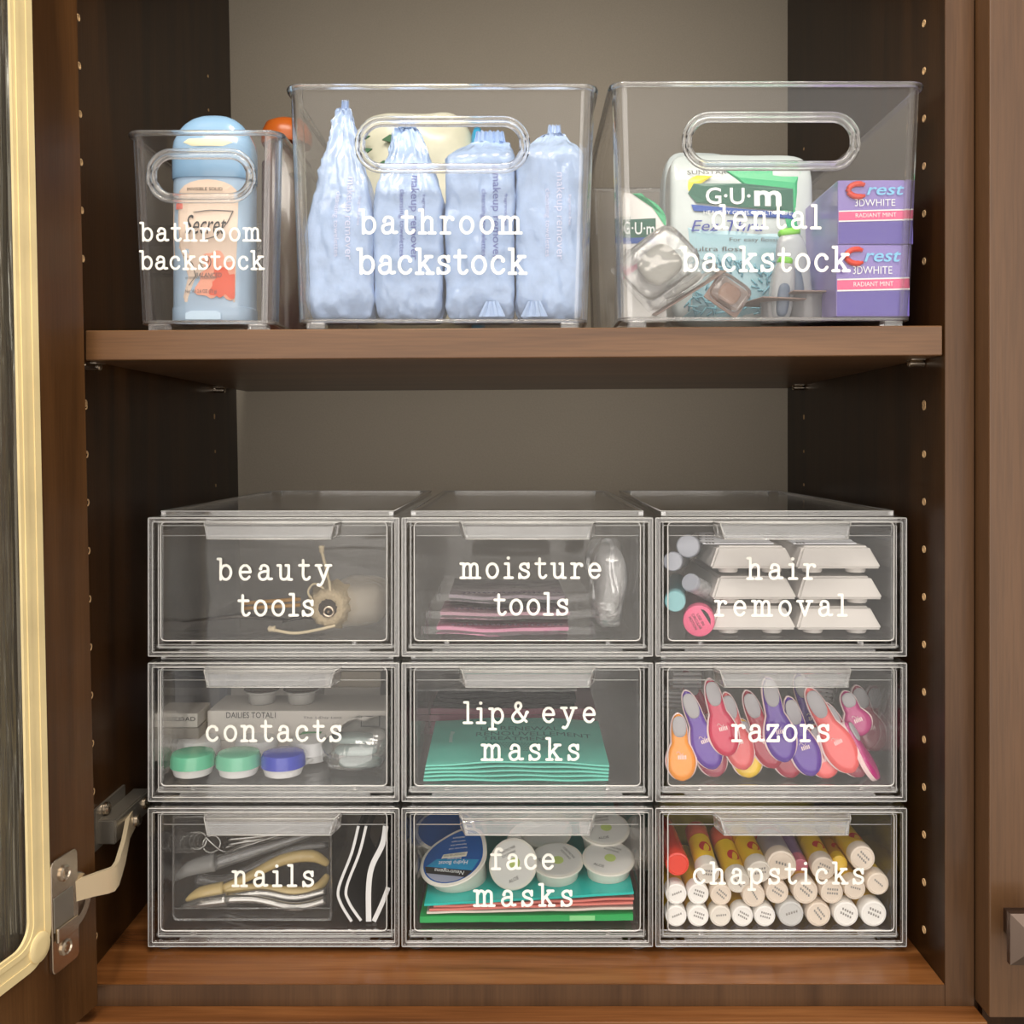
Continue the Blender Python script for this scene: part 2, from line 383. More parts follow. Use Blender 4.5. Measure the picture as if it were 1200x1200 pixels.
# open glass door, local x runs from the hinge edge outwards, y towards the box, z up
door_m = Matrix.Translation((-.2593, .602, -.343)) @ Matrix.Rotation(-.021, 4, 'Y') @ Matrix.Rotation(math.radians(-101.5), 4, 'Z')
def rrpath(x0, x1, z0, z1, r, n=8):
    p = []
    for cx, cz, a in ((x1-r, z1-r, 0), (x0+r, z1-r, 90), (x0+r, z0+r, 180), (x1-r, z0+r, 270)):
        p += [(cx+r*math.cos(math.radians(a+90*i/n)), cz+r*math.sin(math.radians(a+90*i/n))) for i in range(n+1)]
    return p
DW, DH = .34, .80
bm = bmesh.new()
outer = rrpath(0, DW, 0, DH, .0005); inner = rrpath(.048, DW-.048, .055, DH-.05, .014)
fr = []
for y in (-.019, 0):
    fr.append(([bm.verts.new((x, y, z)) for x, z in outer], [bm.verts.new((x, y, z)) for x, z in inner]))
N = len(outer)
for i in range(N):
    j = (i+1) % N
    bm.faces.new((fr[0][0][i], fr[0][0][j], fr[0][1][j], fr[0][1][i])); bm.faces.new((fr[1][0][i], fr[1][1][i], fr[1][1][j], fr[1][0][j]))
    bm.faces.new((fr[0][0][i], fr[1][0][i], fr[1][0][j], fr[0][0][j])); bm.faces.new((fr[0][1][i], fr[0][1][j], fr[1][1][j], fr[1][1][i]))
door = put('door', bm, DOORW, cab); door.matrix_local = door_m
put('glass_pane', B(.0485, DW-.0485, -.012, -.008, .0555, DH-.0505), RIPPLE, door)
def ringstrip(bm, a, b, y0, y1):
    va = [[bm.verts.new((x, y, z)) for x, z in q] for q in (a, b) for y in (y0, y1)]; n = len(a)
    for i in range(n):
        j = (i+1) % n
        for p, q in ((0, 1), (1, 3), (3, 2), (2, 0)): bm.faces.new((va[p][i], va[p][j], va[q][j], va[q][i]))
bm = bmesh.new()
ringstrip(bm, rrpath(.0435, DW-.0435, .0515, DH-.0465, .018), rrpath(.0605, DW-.0605, .0675, DH-.0605, .012), .0, .0016)
ringstrip(bm, rrpath(.0435, DW-.0435, .0515, DH-.0465, .018), rrpath(.0485, DW-.0485, .0565, DH-.0515, .015), .0016, .0021)
ringstrip(bm, rrpath(.0545, DW-.0545, .0625, DH-.0575, .013), rrpath(.0575, DW-.0575, .0655, DH-.060, .012), .0016, .0022)
put('glass_seal', bm, CREAMR, door, smooth=True)
bm = bmesh.new(); lathe(bm, [(.0082, 0), (.0082, .0018), (.0074, .0024), (.004, .0025)], 20, M=Matrix.Translation((.0535, .0010, .0620)) @ Matrix.Rotation(-PI/2, 4, 'X') @ Matrix.Diagonal((1, 1, 1, 1)))
put('seal_corner', bm, CREAMR, door, smooth=True)
# hinge: cup plate on the door, arm, mounting plate on the side panel
bm = bmesh.new(); pp = rrpath(.0200, .0435, .040, .1045, .0035, 4); prism(bm, pp[::-1], .0002, .0028)
bmesh.ops.bevel(bm, geom=[e for e in bm.edges if e.calc_length() > .0002], offset=.0004, segments=1, affect='EDGES')
put('hinge_plate', bm, STEEL, door, smooth=True)
MX = lambda x, y, z: Matrix.Translation((x, y, z)) @ Matrix.Rotation(-PI/2, 4, 'X')
bm = bmesh.new(); lathe(bm, [(.0165, 0), (.0165, .0016), (.0158, .0024), (.011, .0022), (.0102, -.009)], 32, M=MX(.0235, .0002, .0735), cap=False); lathe(bm, [(.0102, -.0085), (.0001, -.0085)], 20, M=MX(.0235, .0002, .0735), cap=False)
put('hinge_cup', bm, STEEL, door, smooth=True)
put('hinge_recess', B(.0250, .0425, .0028, .0034, .0640, .0840, bevel=.0003, seg=1), STEELD, door)
put('hinge_link', B(.0235, .0420, .0034, .0056, .0580, .0665, bevel=.0007), STEEL, door)
for zz in (.0515, .0945):
    bm = bmesh.new(); lathe(bm, [(.0046, 0), (.0046, .0012), (.0036, .0020), (.0030, .0012), (.0001, .0010)], 18, M=MX(.0325, .0026, zz))
    for a in (0.4, 0.4+PI/2):
        c, s = math.cos(a)*.0026, math.sin(a)*.0026
        box(bm, .0325-.0004-abs(c)*.5, .0325+.0004+abs(c)*.5, .0036, .0044, zz-.0004-abs(s)*.5, zz+.0004+abs(s)*.5)
    put('screw', bm, STEEL, door, smooth=True)
def ribbon(bm, pts, t, zb, zt):
    """vertical strip along xy points; zb, zt lists"""
    n = len(pts); L = []
    for i, (x, y) in enumerate(pts):
        a = Vector(pts[max(0, i-1)]); b = Vector(pts[min(n-1, i+1)]); d = (b-a).normalized(); nn = Vector((-d.y, d.x))*t/2
        L.append([bm.verts.new((x+s*nn.x, y+s*nn.y, z)) for s, z in ((1, zb[i]), (1, zt[i]), (-1, zt[i]), (-1, zb[i]))])
    for a, b in zip(L, L[1:]):
        for k in range(4): bm.faces.new((a[k], a[(k+1) % 4], b[(k+1) % 4], b[k]))
    bm.faces.new(L[0][::-1]); bm.faces.new(L[-1])
arm = bmesh.new()
ribbon(arm, [(-.2640, .580), (-.2575, .5900), (-.2520, .5985), (-.2500, .6020), (-.2500, .6080), (-.2550, .6300), (-.2640, .6600), (-.2680, .6850)], .0026,
       [-.2700, -.2715, -.2735, -.2738, -.2730, -.2690, -.2650, -.2630], [-.2580, -.2583, -.2588, -.2590, -.2580, -.2540, -.2500, -.2470])
put('hinge_arm', arm, ARMM, cab, smooth=True)
bm = bmesh.new(); box(bm, -.2765, -.2640, .640, .700, -.2610, -.2450); bmesh.ops.bevel(bm, geom=bm.edges[:], offset=.001, segments=2, affect='EDGES')
box(bm, -.2775, -.2755, .636, .684, -.2640, -.2370)
mount = put('hinge_mount', bm, STEELD, cab, smooth=True)
for (yy, zz) in ((.650, -.2410), (.690, -.2520), (.676, -.2590)):
    bm = bmesh.new(); lathe(bm, [(.0042, 0), (.0042, .0022), (.0028, .0032), (.001, .0022)], 16, M=Matrix.Translation((-.2650 if zz < -.245 else -.2752, yy, zz)) @ Matrix.Rotation(PI/2, 4, 'Y'))
    put('screw', bm, STEEL, mount, smooth=True)

# the movable shelf, a little higher at its right end, on four pins
SZ = lambda x: .0717+.0031*(x-(-.27))/.5358
sh = bmesh.new(); xa, xb = -.2735, XR-.0006
hexa(sh, [(xa, .6165, SZ(xa)-.0188), (xb, .6165, SZ(xb)-.0188), (xb, YB-.001, SZ(xb)-.0188), (xa, YB-.001, SZ(xa)-.0188),
          (xa, .6165, SZ(xa)), (xb, .6165, SZ(xb)), (xb, YB-.001, SZ(xb)), (xa, YB-.001, SZ(xa))])
bmesh.ops.bevel(sh, geom=sh.edges[:], offset=.0006, segments=1, affect='EDGES')
tag(put('shelf', sh, SHELFW), 'brown wooden cabinet shelf holding the three handled clear bins', 'shelf')
pinset = []
for x, yy, s in ((-.2825, .637, 1), (XR-.0005, .646, -1), (-.2825, .905, 1), (XR-.0005, .920, -1)):
    z = SZ(x+s*.006)-.0188
    t = thing('shelf_pin', {(1, 0): 'bright metal shelf pin under the front left end of the brown shelf', (-1, 0): 'bright metal shelf pin under the front right end of the brown shelf',
                            (1, 1): 'small metal shelf pin at the back left corner under the shelf', (-1, 1): 'small metal shelf pin at the back right corner under the shelf'}[(s, int(yy > .8))], 'shelf pin', (x, yy, z-.0026), group='pins under the shelf')
    bm = bmesh.new(); lathe(bm, [(.0025, 0), (.0025, .0095), (.0018, .0102)], 14, M=Matrix.Rotation(s*PI/2, 4, 'Y')); put('pin', bm, STEEL, t, smooth=True)
    put('plate', B(*sorted((s*.001, s*.0100)), -.006, .006, .0019, .0025), STEEL, t)

# neighbouring cabinets
nb = thing('closed_cabinet', 'closed brown cabinet door with a square knob beside the open cabinet, at right', 'cabinet')
put('side_panel', B(.2845+.0004, .3020, .618, YB, -.36, .5), BROWN, nb)
d2 = put('door', B(.2850, .62, .5965, .6165, -.3485, .5, bevel=.0009), DOORN, nb)
kb = P(1214, 1101, .572); bm = bmesh.new(); q = .0150
vs = [bm.verts.new((kb.x+a*q, .572, kb.z+b*q)) for a, b in ((-1, -1), (1, -1), (1, 1), (-1, 1))]; ap = bm.verts.new((kb.x, .566, kb.z))
wz = [bm.verts.new((kb.x+a*q, .576, kb.z+b*q)) for a, b in ((-1, -1), (1, -1), (1, 1), (-1, 1))]
for i in range(4):
    j = (i+1) % 4; bm.faces.new((vs[i], vs[j], ap)); bm.faces.new((vs[i], wz[i], wz[j], vs[j]))
bm.faces.new(wz)
box(bm, kb.x-.007, kb.x+.007, .576, .5966, kb.z-.007, kb.z+.007)
put('knob', bm, mat('aged_bronze', (120, 104, 94), .35, 1), d2)
put('front_rail', B(.2880, .62, .612, .640, ZL-.030, ZL-.0002), BROWN, nb)
nl = thing('side_cabinet', 'dark brown cabinet face seen dimly through the reeded glass of the open door', 'cabinet')
put('door', B(-.80, -.315, .600, .6195, -.345, .5, bevel=.0009), BROWNF, nl)

# ---------------------------------------------------------------- handled clear bins on the shelf
def stadium(cx, cz, w, h, n=40):
    r = min(h/2*.96, w/2); pts = []
    q = rrpath(cx-w/2, cx+w/2, cz-h/2, cz+h/2, r, n//4-1)
    return q
def clear_bin(label, x0, x1, xb0, xb1, pyt, pyb, hole_px, Y=.6195, depth=.255, cat='bin'):
    """x0,x1 picture columns at the rim, xb0,xb1 at the foot; pyt rim row, pyb row of the foot bottom"""
    xt0, xt1 = P(x0, 0, Y).x, P(x1, 0, Y).x; zt = P(0, pyt, Y).z
    base_x = (xt0+xt1)/2; zs = SZ(base_x)+.0004
    t = thing('storage_bin', label, cat, (base_x, Y+depth/2, zs))
    hw = (xt1-xt0)/2; hb = (P(xb1, 0, Y+.003).x-P(xb0, 0, Y+.003).x)/2; d = depth/2; db = d-.006
    H = zt-zs; z0 = .0050; th = .0022; r = .009
    def W(u, v, z, off):    # loop at height z
        k = (z-z0)/(H-z0); a = hb+(hw-hb)*k-off; b = db+(d-db)*k-off
        return a, b
    bm = bmesh.new(); n = 5
    def loop(z, off):
        a, b = W(0, 0, z, off); rr = r-off; out = []
        for cx, cy, a0 in ((a-rr, b-rr, 0), (-a+rr, b-rr, 90), (-a+rr, -b+rr, 180), (a-rr, -b+rr, 270)):
            out.append([bm.verts.new((cx+rr*math.cos(math.radians(a0+90*i/n)), cy+rr*math.sin(math.radians(a0+90*i/n)), z)) for i in range(n+1)])
        return out
    ob, ot, ib, it = loop(z0, 0), loop(H, 0), loop(z0+th, th), loop(H, th)
    for c in range(4):
        for i in range(n):
            for (lo, hi) in ((ob, ot), (ib, it)):
                bm.faces.new((lo[c][i], lo[c][i+1], hi[c][i+1], hi[c][i])).material_index = 1
    for c in (1, 3):   # left and right flat sides: between corner 1 end and corner 2 start; corner 3 end and 0 start
        e = (c+1) % 4
        for lo, hi in ((ob, ot), (ib, it)): bm.faces.new((lo[c][n], lo[e][0], hi[e][0], hi[c][n]))
    flat = lambda L: [v for c in L for v in c]
    bm.faces.new(flat(ob)[::-1]); bm.faces.new(flat(ib))
    fo, fi = flat(ot), flat(it)
    for i in range(len(fo)): bm.faces.new((fo[i], fi[i], fi[(i+1) % len(fi)], fo[(i+1) % len(fo)])).material_index = 1
    # front and back walls with the hand hole
    hx0, hx1, hy0, hy1 = hole_px; c0, c1 = P(hx0, hy1, Y+.001), P(hx1, hy0, Y+.001)
    hcx, hcz, hwid, hh = (c0.x+c1.x)/2-base_x, (c0.z+c1.z)/2-zs, c1.x-c0.x, c1.z-c0.z
    for sy in (-1, 1):
        lay = []
        for off in (0, th):
            zlo = z0+(th if off else 0)
            def yy(z): return sy*W(0, 0, z, off)[1]
            alo = W(0, 0, zlo, off)[0]-(r-off); ahi = W(0, 0, H, off)[0]-(r-off)
            st = stadium(hcx, hcz, hwid, hh)
            m = len(st); outp = []
            for x, z in st:
                # ray from the hole centre to the outer quad
                dx, dz = x-hcx, z-hcz; best = 1e9
                for (ax, az, bx, bz) in ((-alo, zlo, alo, zlo), (alo, zlo, ahi, H), (ahi, H, -ahi, H), (-ahi, H, -alo, zlo)):
                    ex, ez = bx-ax, bz-az; den = dx*ez-dz*ex
                    if abs(den) < 1e-12: continue
                    tt = ((ax-hcx)*ez-(az-hcz)*ex)/den
                    if tt > 0: best = min(best, tt)
                outp.append((hcx+dx*best, hcz+dz*best))
            # snap nearest to the four corners
            for cx, cz in ((-alo, zlo), (alo, zlo), (ahi, H), (-ahi, H)):
                i = min(range(m), key=lambda i: (outp[i][0]-cx)**2+(outp[i][1]-cz)**2); outp[i] = (cx, cz)
            lay.append(([bm.verts.new((x, yy(z), z)) for x, z in st], [bm.verts.new((x, yy(z), z)) for x, z in outp]))
        for a, b in lay:
            for i in range(m): bm.faces.new((a[i], b[i], b[(i+1) % m], a[(i+1) % m]))
        a, b = lay[0][0], lay[1][0]
        for i in range(m): bm.faces.new((a[i], a[(i+1) % m], b[(i+1) % m], b[i])).material_index = 1
    put('body', bm, (CLEAR, EDGE), t, smooth=True)
    yF = lambda z: -(db+(d-db)*(z-z0)/(H-z0))
    # rim all round the top, hand-hole rings front and back, foot ledge and feet
    rl = rrpath(-hw-.0006, hw+.0006, -d-.0006, d+.0006, r, 6)
    bm = bmesh.new(); tube(bm, [(x, y, H) for x, y in rl], .0019, 8, closed=True); put('rim', bm, EDGE, t, smooth=2)
    for sy in (1, -1):
        bm = bmesh.new()
        tube(bm, [(x, sy*(yF(z))-sy*.0004, z) for x, z in stadium(hcx, hcz, hwid+.001, hh+.001)], .0022, 8, closed=True)
        tube(bm, [(x, sy*(yF(z))-sy*.0012, z) for x, z in stadium(hcx, hcz, hwid+.0075, hh+.0075)], .0013, 8, closed=True)
        put('handle_ring', bm, EDGE, t, smooth=2)
    rl = rrpath(-hb+.002, hb-.002, -db+.002, db-.002, r*.7, 5)
    bm = bmesh.new(); tube(bm, [(x, y, z0+.0006) for x, y in rl], .0013, 6, closed=True); put('base_rim', bm, EDGE, t, smooth=2)
    bm0 = B(-.006, .006, -.005, .005, 0, z0, bevel=.0010)
    f0 = put('foot', bm0, EDGE, t); f0.location = (-hb+.012, -db+.006, 0)
    for a, b in ((hb-.012, -db+.006), (-hb+.012, db-.006), (hb-.012, db-.006)):
        f = f0.copy(); COL.objects.link(f); f.location = (a, b, 0)
    ORG[0] = Vector(t.location)
    def warp(p):
        z = p.z-zs; return Vector((p.x, Y+depth/2+yF(z)-.0004, p.z))
    return t, warp
bl, w = clear_bin('small clear plastic bin lettered bathroom backstock, holding the deodorant stick', 150, 327, 158, 320, 156, 384, (181, 291, 184, 229))
letters(bl, 'bathroom', 163, 304, 281, 14.2, .62, warp=w); letters(bl, 'backstock', 162, 307, 314, 14.2, .62, warp=w)
bmd, w = clear_bin('large clear plastic bin lettered bathroom backstock, holding four blue wipes packs', 337, 698, 347, 691, 102, 384, (425, 612, 146, 194))
letters(bmd, 'bathroom', 421, 611, 272, 18.5, .62, warp=w); letters(bmd, 'backstock', 418, 616, 319, 19.5, .62, warp=w)
br, w = clear_bin('large clear plastic bin lettered dental backstock at the right end of the shelf', 718, 1083, 727, 1074, 99, 381, (808, 999, 141, 191))
letters(br, 'dental', 835, 963, 266, 18, .62, warp=w); letters(br, 'backstock', 800, 997, 316, 19, .62, warp=w)

# ---------------------------------------------------------------- nine stacked drawer boxes
UW, UY, UD, UH, PITCH = .0836, .652, .305, .0924, .0965
UX = [-.1641, .0045, .1732]; UZ = [-.1409, -.2374, -.3339]
def make_unit():
    t = thing('drawer_box', 'x', 'storage drawer', (0, 0, 0))
    h, th = UH, .0022
    bm = bmesh.new()
    box(bm, -UW, UW, .004, UD, .0, th); box(bm, -UW, UW, .004, UD, h-th, h)
    box(bm, -UW, -UW+th, .004, UD, th, h-th); box(bm, UW-th, UW, .004, UD, th, h-th); box(bm, -UW, UW, UD-th, UD, th, h-th)
    put('case', bm, CLEAR, t)
    bm = bmesh.new()    # thick front edge of the sleeve
    for x in (-1, 1):
        a, b = sorted((x*UW, x*(UW-.0032))); box(bm, a, b, 0, .004, 0, h)
        a, b = sorted((x*(UW-.0050), x*(UW-.0062))); box(bm, a, b, .004, .012, .004, h-.003)
    box(bm, -UW+.0032, UW-.0032, 0, .004, 0, .0028); box(bm, -UW+.0032, UW-.0032, 0.001, .004, h-.0028, h)
    box(bm, -UW+.0040, UW-.0040, .0045, .010, .0048, .0070); box(bm, -UW+.02, UW-.02, .002, .006, .0028, .0042)
    bmesh.ops.bevel(bm, geom=bm.edges[:], offset=.00045, segments=2, affect='EDGES')
    put('front_edge', bm, EDGE, t)
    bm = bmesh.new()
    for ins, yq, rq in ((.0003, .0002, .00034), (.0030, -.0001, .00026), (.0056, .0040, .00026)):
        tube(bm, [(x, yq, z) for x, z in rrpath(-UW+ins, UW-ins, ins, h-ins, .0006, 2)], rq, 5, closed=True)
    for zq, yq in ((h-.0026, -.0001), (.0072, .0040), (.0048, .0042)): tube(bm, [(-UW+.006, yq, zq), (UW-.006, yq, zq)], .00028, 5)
    put('edge_glint', bm, SHINE, t, smooth=2)  # thin pale tubes drawing edge glints along the sleeve
    bm = bmesh.new(); lw = .0783; y0, y1 = .010, .301; H = .0036
    box(bm, -lw+.003, lw-.003, y0+.003, y1-.003, h+.0012, h+.0028)
    put('lid', bm, CLEAR, t)
    bm = bmesh.new(); c = .010
    rim = [(-lw, y0+.0), (lw, y0), (lw, y1-c), (lw-c, y1), (-lw+c, y1), (-lw, y1-c)]
    for (a, b), (p, q) in zip(rim, rim[1:]+rim[:1]):
        dx, dy = p-a, q-b; l = math.hypot(dx, dy); nx, ny = -dy/l*.003, dx/l*.003
        hexa(bm, [(a, b, h+.0001), (p, q, h+.0001), (p+nx, q+ny, h+.0001), (a+nx, b+ny, h+.0001), (a, b, h+H), (p, q, h+H), (p+nx, q+ny, h+H), (a+nx, b+ny, h+H)])
    put('lid_rim', bm, EDGE, t)
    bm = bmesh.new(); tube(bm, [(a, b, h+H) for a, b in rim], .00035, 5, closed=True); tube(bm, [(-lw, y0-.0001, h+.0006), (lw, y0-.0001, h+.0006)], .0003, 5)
    put('edge_glint', bm, SHINE, t, smooth=2)
    f0 = None
    for x in (-.074, .074):
        for y in (.010, .292):
            if f0 is None:
                bm = bmesh.new(); lathe(bm, [(.0050, -.0041), (.0060, -.0034), (.0060, 0)], 20); f0 = put('foot', bm, EDGE, t, smooth=True); f = f0
            else: f = f0.copy(); COL.objects.link(f)
            f.location = (x, y, 0)
    # the sliding drawer: tray, front panel, pull
    bx = .0752; zb = .0105; zt = h-.0050
    bm = bmesh.new()
    box(bm, -bx, bx, .006, .296, zb-.0012, zb+.0006)
    box(bm, -bx, -bx+.0018, .006, .296, zb+.0006, zt-.004); box(bm, bx-.0018, bx, .006, .296, zb+.0006, zt-.004); box(bm, -bx, bx, .294, .296, zb+.0006, zt-.004)
    dr = put('drawer', bm, CLEAR, t)
    put('front_panel', B(-bx, bx, .0006, .0030, zb, h-.0030), CLEAR, dr)
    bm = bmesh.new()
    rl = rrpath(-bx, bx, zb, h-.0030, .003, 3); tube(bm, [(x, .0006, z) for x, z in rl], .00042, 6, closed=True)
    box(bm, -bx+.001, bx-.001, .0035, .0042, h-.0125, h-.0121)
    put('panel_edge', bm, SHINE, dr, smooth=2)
    bm = bmesh.new()    # pull: top shelf, sloped front lip and two cheeks
    zt2 = h-.0028; zl = h-.0132
    top = [(-.0455, .0004), (.0455, .0004), (.0425, -.0105), (-.0425, -.0105)]
    hexa(bm, [(x, y, zt2-.0018) for x, y in top]+[(x, y, zt2) for x, y in top])
    hexa(bm, [(-.0405, -.0120, zl), (.0405, -.0120, zl), (.0405, -.0100, zl), (-.0405, -.0100, zl), (-.0425, -.0108, zt2-.0018), (.0425, -.0108, zt2-.0018), (.0425, -.0088, zt2-.0018), (-.0425, -.0088, zt2-.0018)])
    for s in (-1, 1):
        hexa(bm, [(s*.0405, -.0120, zl), (s*.0445, .0004, zl+.001), (s*.0425, .0004, zl+.001), (s*.0385, -.0110, zl), (s*.0425, -.0108, zt2-.0018), (s*.0455, .0004, zt2-.0018), (s*.0435, .0004, zt2-.0018), (s*.0405, -.0098, zt2-.0018)])
    bmesh.ops.recalc_face_normals(bm, faces=bm.faces); bmesh.ops.bevel(bm, geom=bm.edges[:], offset=.0004, segments=1, affect='EDGES')
    put('pull', bm, EDGE, dr)
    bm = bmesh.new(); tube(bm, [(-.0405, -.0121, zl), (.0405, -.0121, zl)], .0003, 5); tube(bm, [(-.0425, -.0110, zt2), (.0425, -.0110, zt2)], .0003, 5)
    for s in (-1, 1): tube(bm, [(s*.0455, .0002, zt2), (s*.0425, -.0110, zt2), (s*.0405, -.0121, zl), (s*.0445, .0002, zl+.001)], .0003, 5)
    put('edge_glint', bm, SHINE, dr, smooth=2)
    for s in (-1, 1): put('runner_tab', B(*sorted((s*.052, s*.055)), .0008, .004, .0072, .0102, bevel=.0004, seg=1), EDGE, dr)
    return t
TXT = {
 (0, 0): ('clear drawer box lettered beauty tools, holding a gauze pouch', [('beauty', 255, 387, 679, 16.5), ('tools', 279, 368, 721, 17)]),
 (0, 1): ('clear drawer box lettered moisture tools, holding flat pink sachets', [('moisture', 540, 704, 677, 16.5), ('tools', 579, 666, 720, 17)]),
 (0, 2): ('clear drawer box lettered hair removal, full of white trays', [('hair', 876, 956, 678, 16.5), ('removal', 838, 992, 721, 16.5)]),
 (1, 0): ('clear drawer box lettered contacts, holding lens cases', [('contacts', 241, 400, 868, 17)]),
 (1, 1): ('clear drawer box lettered lip & eye masks, holding teal sachets', [('lip', 543, 591, 847, 16.5), ('&', 599, 625, 846, 17), ('eye', 635, 698, 846, 16.5), ('masks', 565, 679, 890, 17)]),
 (1, 2): ('clear drawer box lettered razors, full of colourful razor handles', [('razors', 858, 972, 868, 18)]),
 (2, 0): ('clear drawer box lettered nails, holding a tray of nippers', [('nails', 273, 368, 1038, 16.5)]),
 (2, 1): ('clear drawer box lettered face masks, holding white pods', [('face', 575, 650, 1018, 16.5), ('masks', 556, 671, 1061, 17)]),
 (2, 2): ('clear drawer box lettered chapsticks, full of lip balm tubes', [('chapsticks', 812, 1012, 1035, 16.5)]),
}
proto = None
for r in range(3):
    for c in range(3):
        loc = (UX[c], UY, UZ[r])
        if proto is None: proto = make_unit(); u = proto; u.location = loc
        else: u = clone(proto, loc)
        u['label'] = TXT[r, c][0]; u['group'] = 'stacked clear drawer boxes'; TXT[r, c] = TXT[r, c]+(u,)
for (r, c), (lb, rows, u) in TXT.items():
    if r < 2:
        for ch in u.children:
            if ch.name.startswith('foot'): ch.scale = (1, 1, .12)
    dr = [ch for ch in u.children if ch.name.split('.')[0] == 'drawer'][0]
    ORG[0] = Vector(u.location)
    for s, a, b, base, k in rows: letters(dr, s, a, b, base, k, UY+.0002)
# drawer floors, world z
DZ = [z+.0112 for z in UZ]

# ---------------------------------------------------------------- what stands in the three bins
def gloss(name, rgb, rough=.25, **k): return mat(name, rgb, rough, **k)
SKY = gloss('pale_blue_plastic', (166, 190, 214), .28, sub=.2)
# deodorant stick
zb = SZ(-.2)+.0078
cx = P(252, 0, .655).x
deo = thing('deodorant_stick', 'pale blue deodorant stick with domed cap and peach flower label in the small bin', 'deodorant', (cx, .6560, zb))
HB = P(0, 207, .64).z-zb; HC = P(0, 133, .65).z-zb
def sq(a, b, n, e=3.2):
    return [(math.copysign(abs(math.cos(t))**(2/e), math.cos(t))*a, math.copysign(abs(math.sin(t))**(2/e), math.sin(t))*b) for t in [2*PI*i/n for i in range(n)]]
def loft(bm, levels, n=40, mi=0):
    rings = [[bm.verts.new((x, y, z)) for x, y in sq(a, b, n)] for a, b, z in levels]
    for p, q in zip(rings, rings[1:]):
        for i in range(n): bm.faces.new((p[i], p[(i+1) % n], q[(i+1) % n], q[i])).material_index = mi
    bm.faces.new(rings[0][::-1]).material_index = mi; bm.faces.new(rings[-1]).material_index = mi
bm = bmesh.new(); loft(bm, [(.0262, .0165, 0), (.0268, .0172, .001), (.0268, .0172, .010), (.0262, .0168, .0106), (.0262, .0168, HB*.97), (.0258, .0164, HB)]); put('body', bm, SKY, deo, smooth=True)
bm = bmesh.new(); hc = HC-HB
loft(bm, [(.0266, .0172, HB), (.0270, .0176, HB+.002), (.0270, .0176, HB+hc*.42), (.0262, .0168, HB+hc*.56), (.0242, .0152, HB+hc*.66), (.0226, .0138, HB+hc*.74), (.0196, .0116, HB+hc*.83), (.0152, .0090, HB+hc*.91), (.0100, .006, HB+hc*.965), (.005, .0032, HB+hc*.992), (.001, .0008, HB+hc)])
put('cap', bm, gloss('blue_cap', (146, 186, 222), .15, trans=.2, coat=.5), deo, smooth=True)
bm = bmesh.new(); loft(bm, [(.0195, .0180, HB+hc*.44), (.0225, .0183, HB+hc*.50), (.0200, .0178, HB+hc*.55)]); put('cap_band', bm, gloss('cream_band', (232, 226, 190), .4), deo, smooth=True)
def dsurf(x):  # front face depth of the superellipse body
    t = min(.999, abs(x)/.0262); return -.0168*(1-t**3.2)**(1/3.2)-.0003
def decal(parent, name, poly, m, y=None, dz=0, warp=None, n=1):
    """flat print: polygon in xz, triangulated as a fan around its centroid"""
    bm = bmesh.new(); c = (sum(p[0] for p in poly)/len(poly), sum(p[1] for p in poly)/len(poly))
    pv = lambda x, z: bm.verts.new(warp(x, z) if warp else (x, y, z))
    rings = [[pv(c[0]+(x-c[0])*k, c[1]+(z-c[1])*k) for x, z in poly] for k in ((1, .75, .5, .25) if warp else (1,))]
    for a, b in zip(rings, rings[1:]):
        for i in range(len(poly)): bm.faces.new((a[i], a[(i+1) % len(poly)], b[(i+1) % len(poly)], b[i]))
    bm.faces.new(rings[-1]); return put(name, bm, m, parent)
def FL(cx_, cz_, r0, zmin):
    return [(min(.0176, cx_+r0*(1+.22*math.sin(a*3.5+1)+.10*math.sin(a*9))*math.cos(a)), max(zmin+.0008, cz_+r0*(1+.22*math.sin(a*3.5+1)+.10*math.sin(a*9))*math.sin(a))) for a in [2*PI*i/48 for i in range(48)]]
def dw(off): return lambda x, z: (x, dsurf(x)-off, z)
lz0 = P(0, 354, .64).z-zb; lz1 = HB-.001
lab = [(-.0235, lz0+.030), (-.0150, lz0), (.0175, lz0), (.0190, lz0+.0480), (.0196, lz1-.010)]+[(.019*math.cos(a), lz1-.010+.009*math.sin(a)) for a in [PI*i/10 for i in range(1, 10)]]+[(-.0240, lz1-.012), (-.0245, lz1-.035)]
decal(deo, 'label', lab, gloss('peach_label', (228, 206, 188), .5), warp=dw(0))
decal(deo, 'label_flower', FL(.0085, lz0+.016, .0150, lz0), gloss('pale_coral_print', (246, 168, 140), .5), warp=dw(.0003))
decal(deo, 'label_flower', FL(.0118, lz0+.0115, .0095, lz0), gloss('coral_print', (236, 96, 62), .5), warp=dw(.0006))
decal(deo, 'label_drop', [(-.0215, lz1-.020), (-.0165, lz1-.020), (-.0165, lz1-.017), (-.0190, lz1-.010), (-.0215, lz1-.017)], gloss('coral_pink', (238, 130, 118), .5), warp=dw(.0003))
wt_ = lambda p: Vector((p.x, dsurf(p.x)-.0009, p.z))
text(deo, 'INVISIBLE SOLID', .023, .0021, (-.0015, 0, lz1-.0075), BLACK, warp=wt_)
text(deo, 'Secret', .0270, .0125, (-.001, 0, lz1-.0305), BLACK, warp=wt_, shear=.35)
bm = bmesh.new()
def dstroke(bm, pts, r): tube(bm, [(x, dsurf(x)-.0006, z) for x, z in pts], r, 5)
dstroke(bm, [(-.009, lz1-.0225), (.002, lz1-.0212), (.0165, lz1-.0215)], .0003); dstroke(bm, [(.0165, lz1-.0215), (.013, lz1-.029), (.006, lz1-.038), (-.004, lz1-.041)], .0003)
dstroke(bm, [(-.016, lz1-.050), (-.0095, lz1-.056), (-.0075, lz1-.064), (-.012, lz1-.070)], .00025)
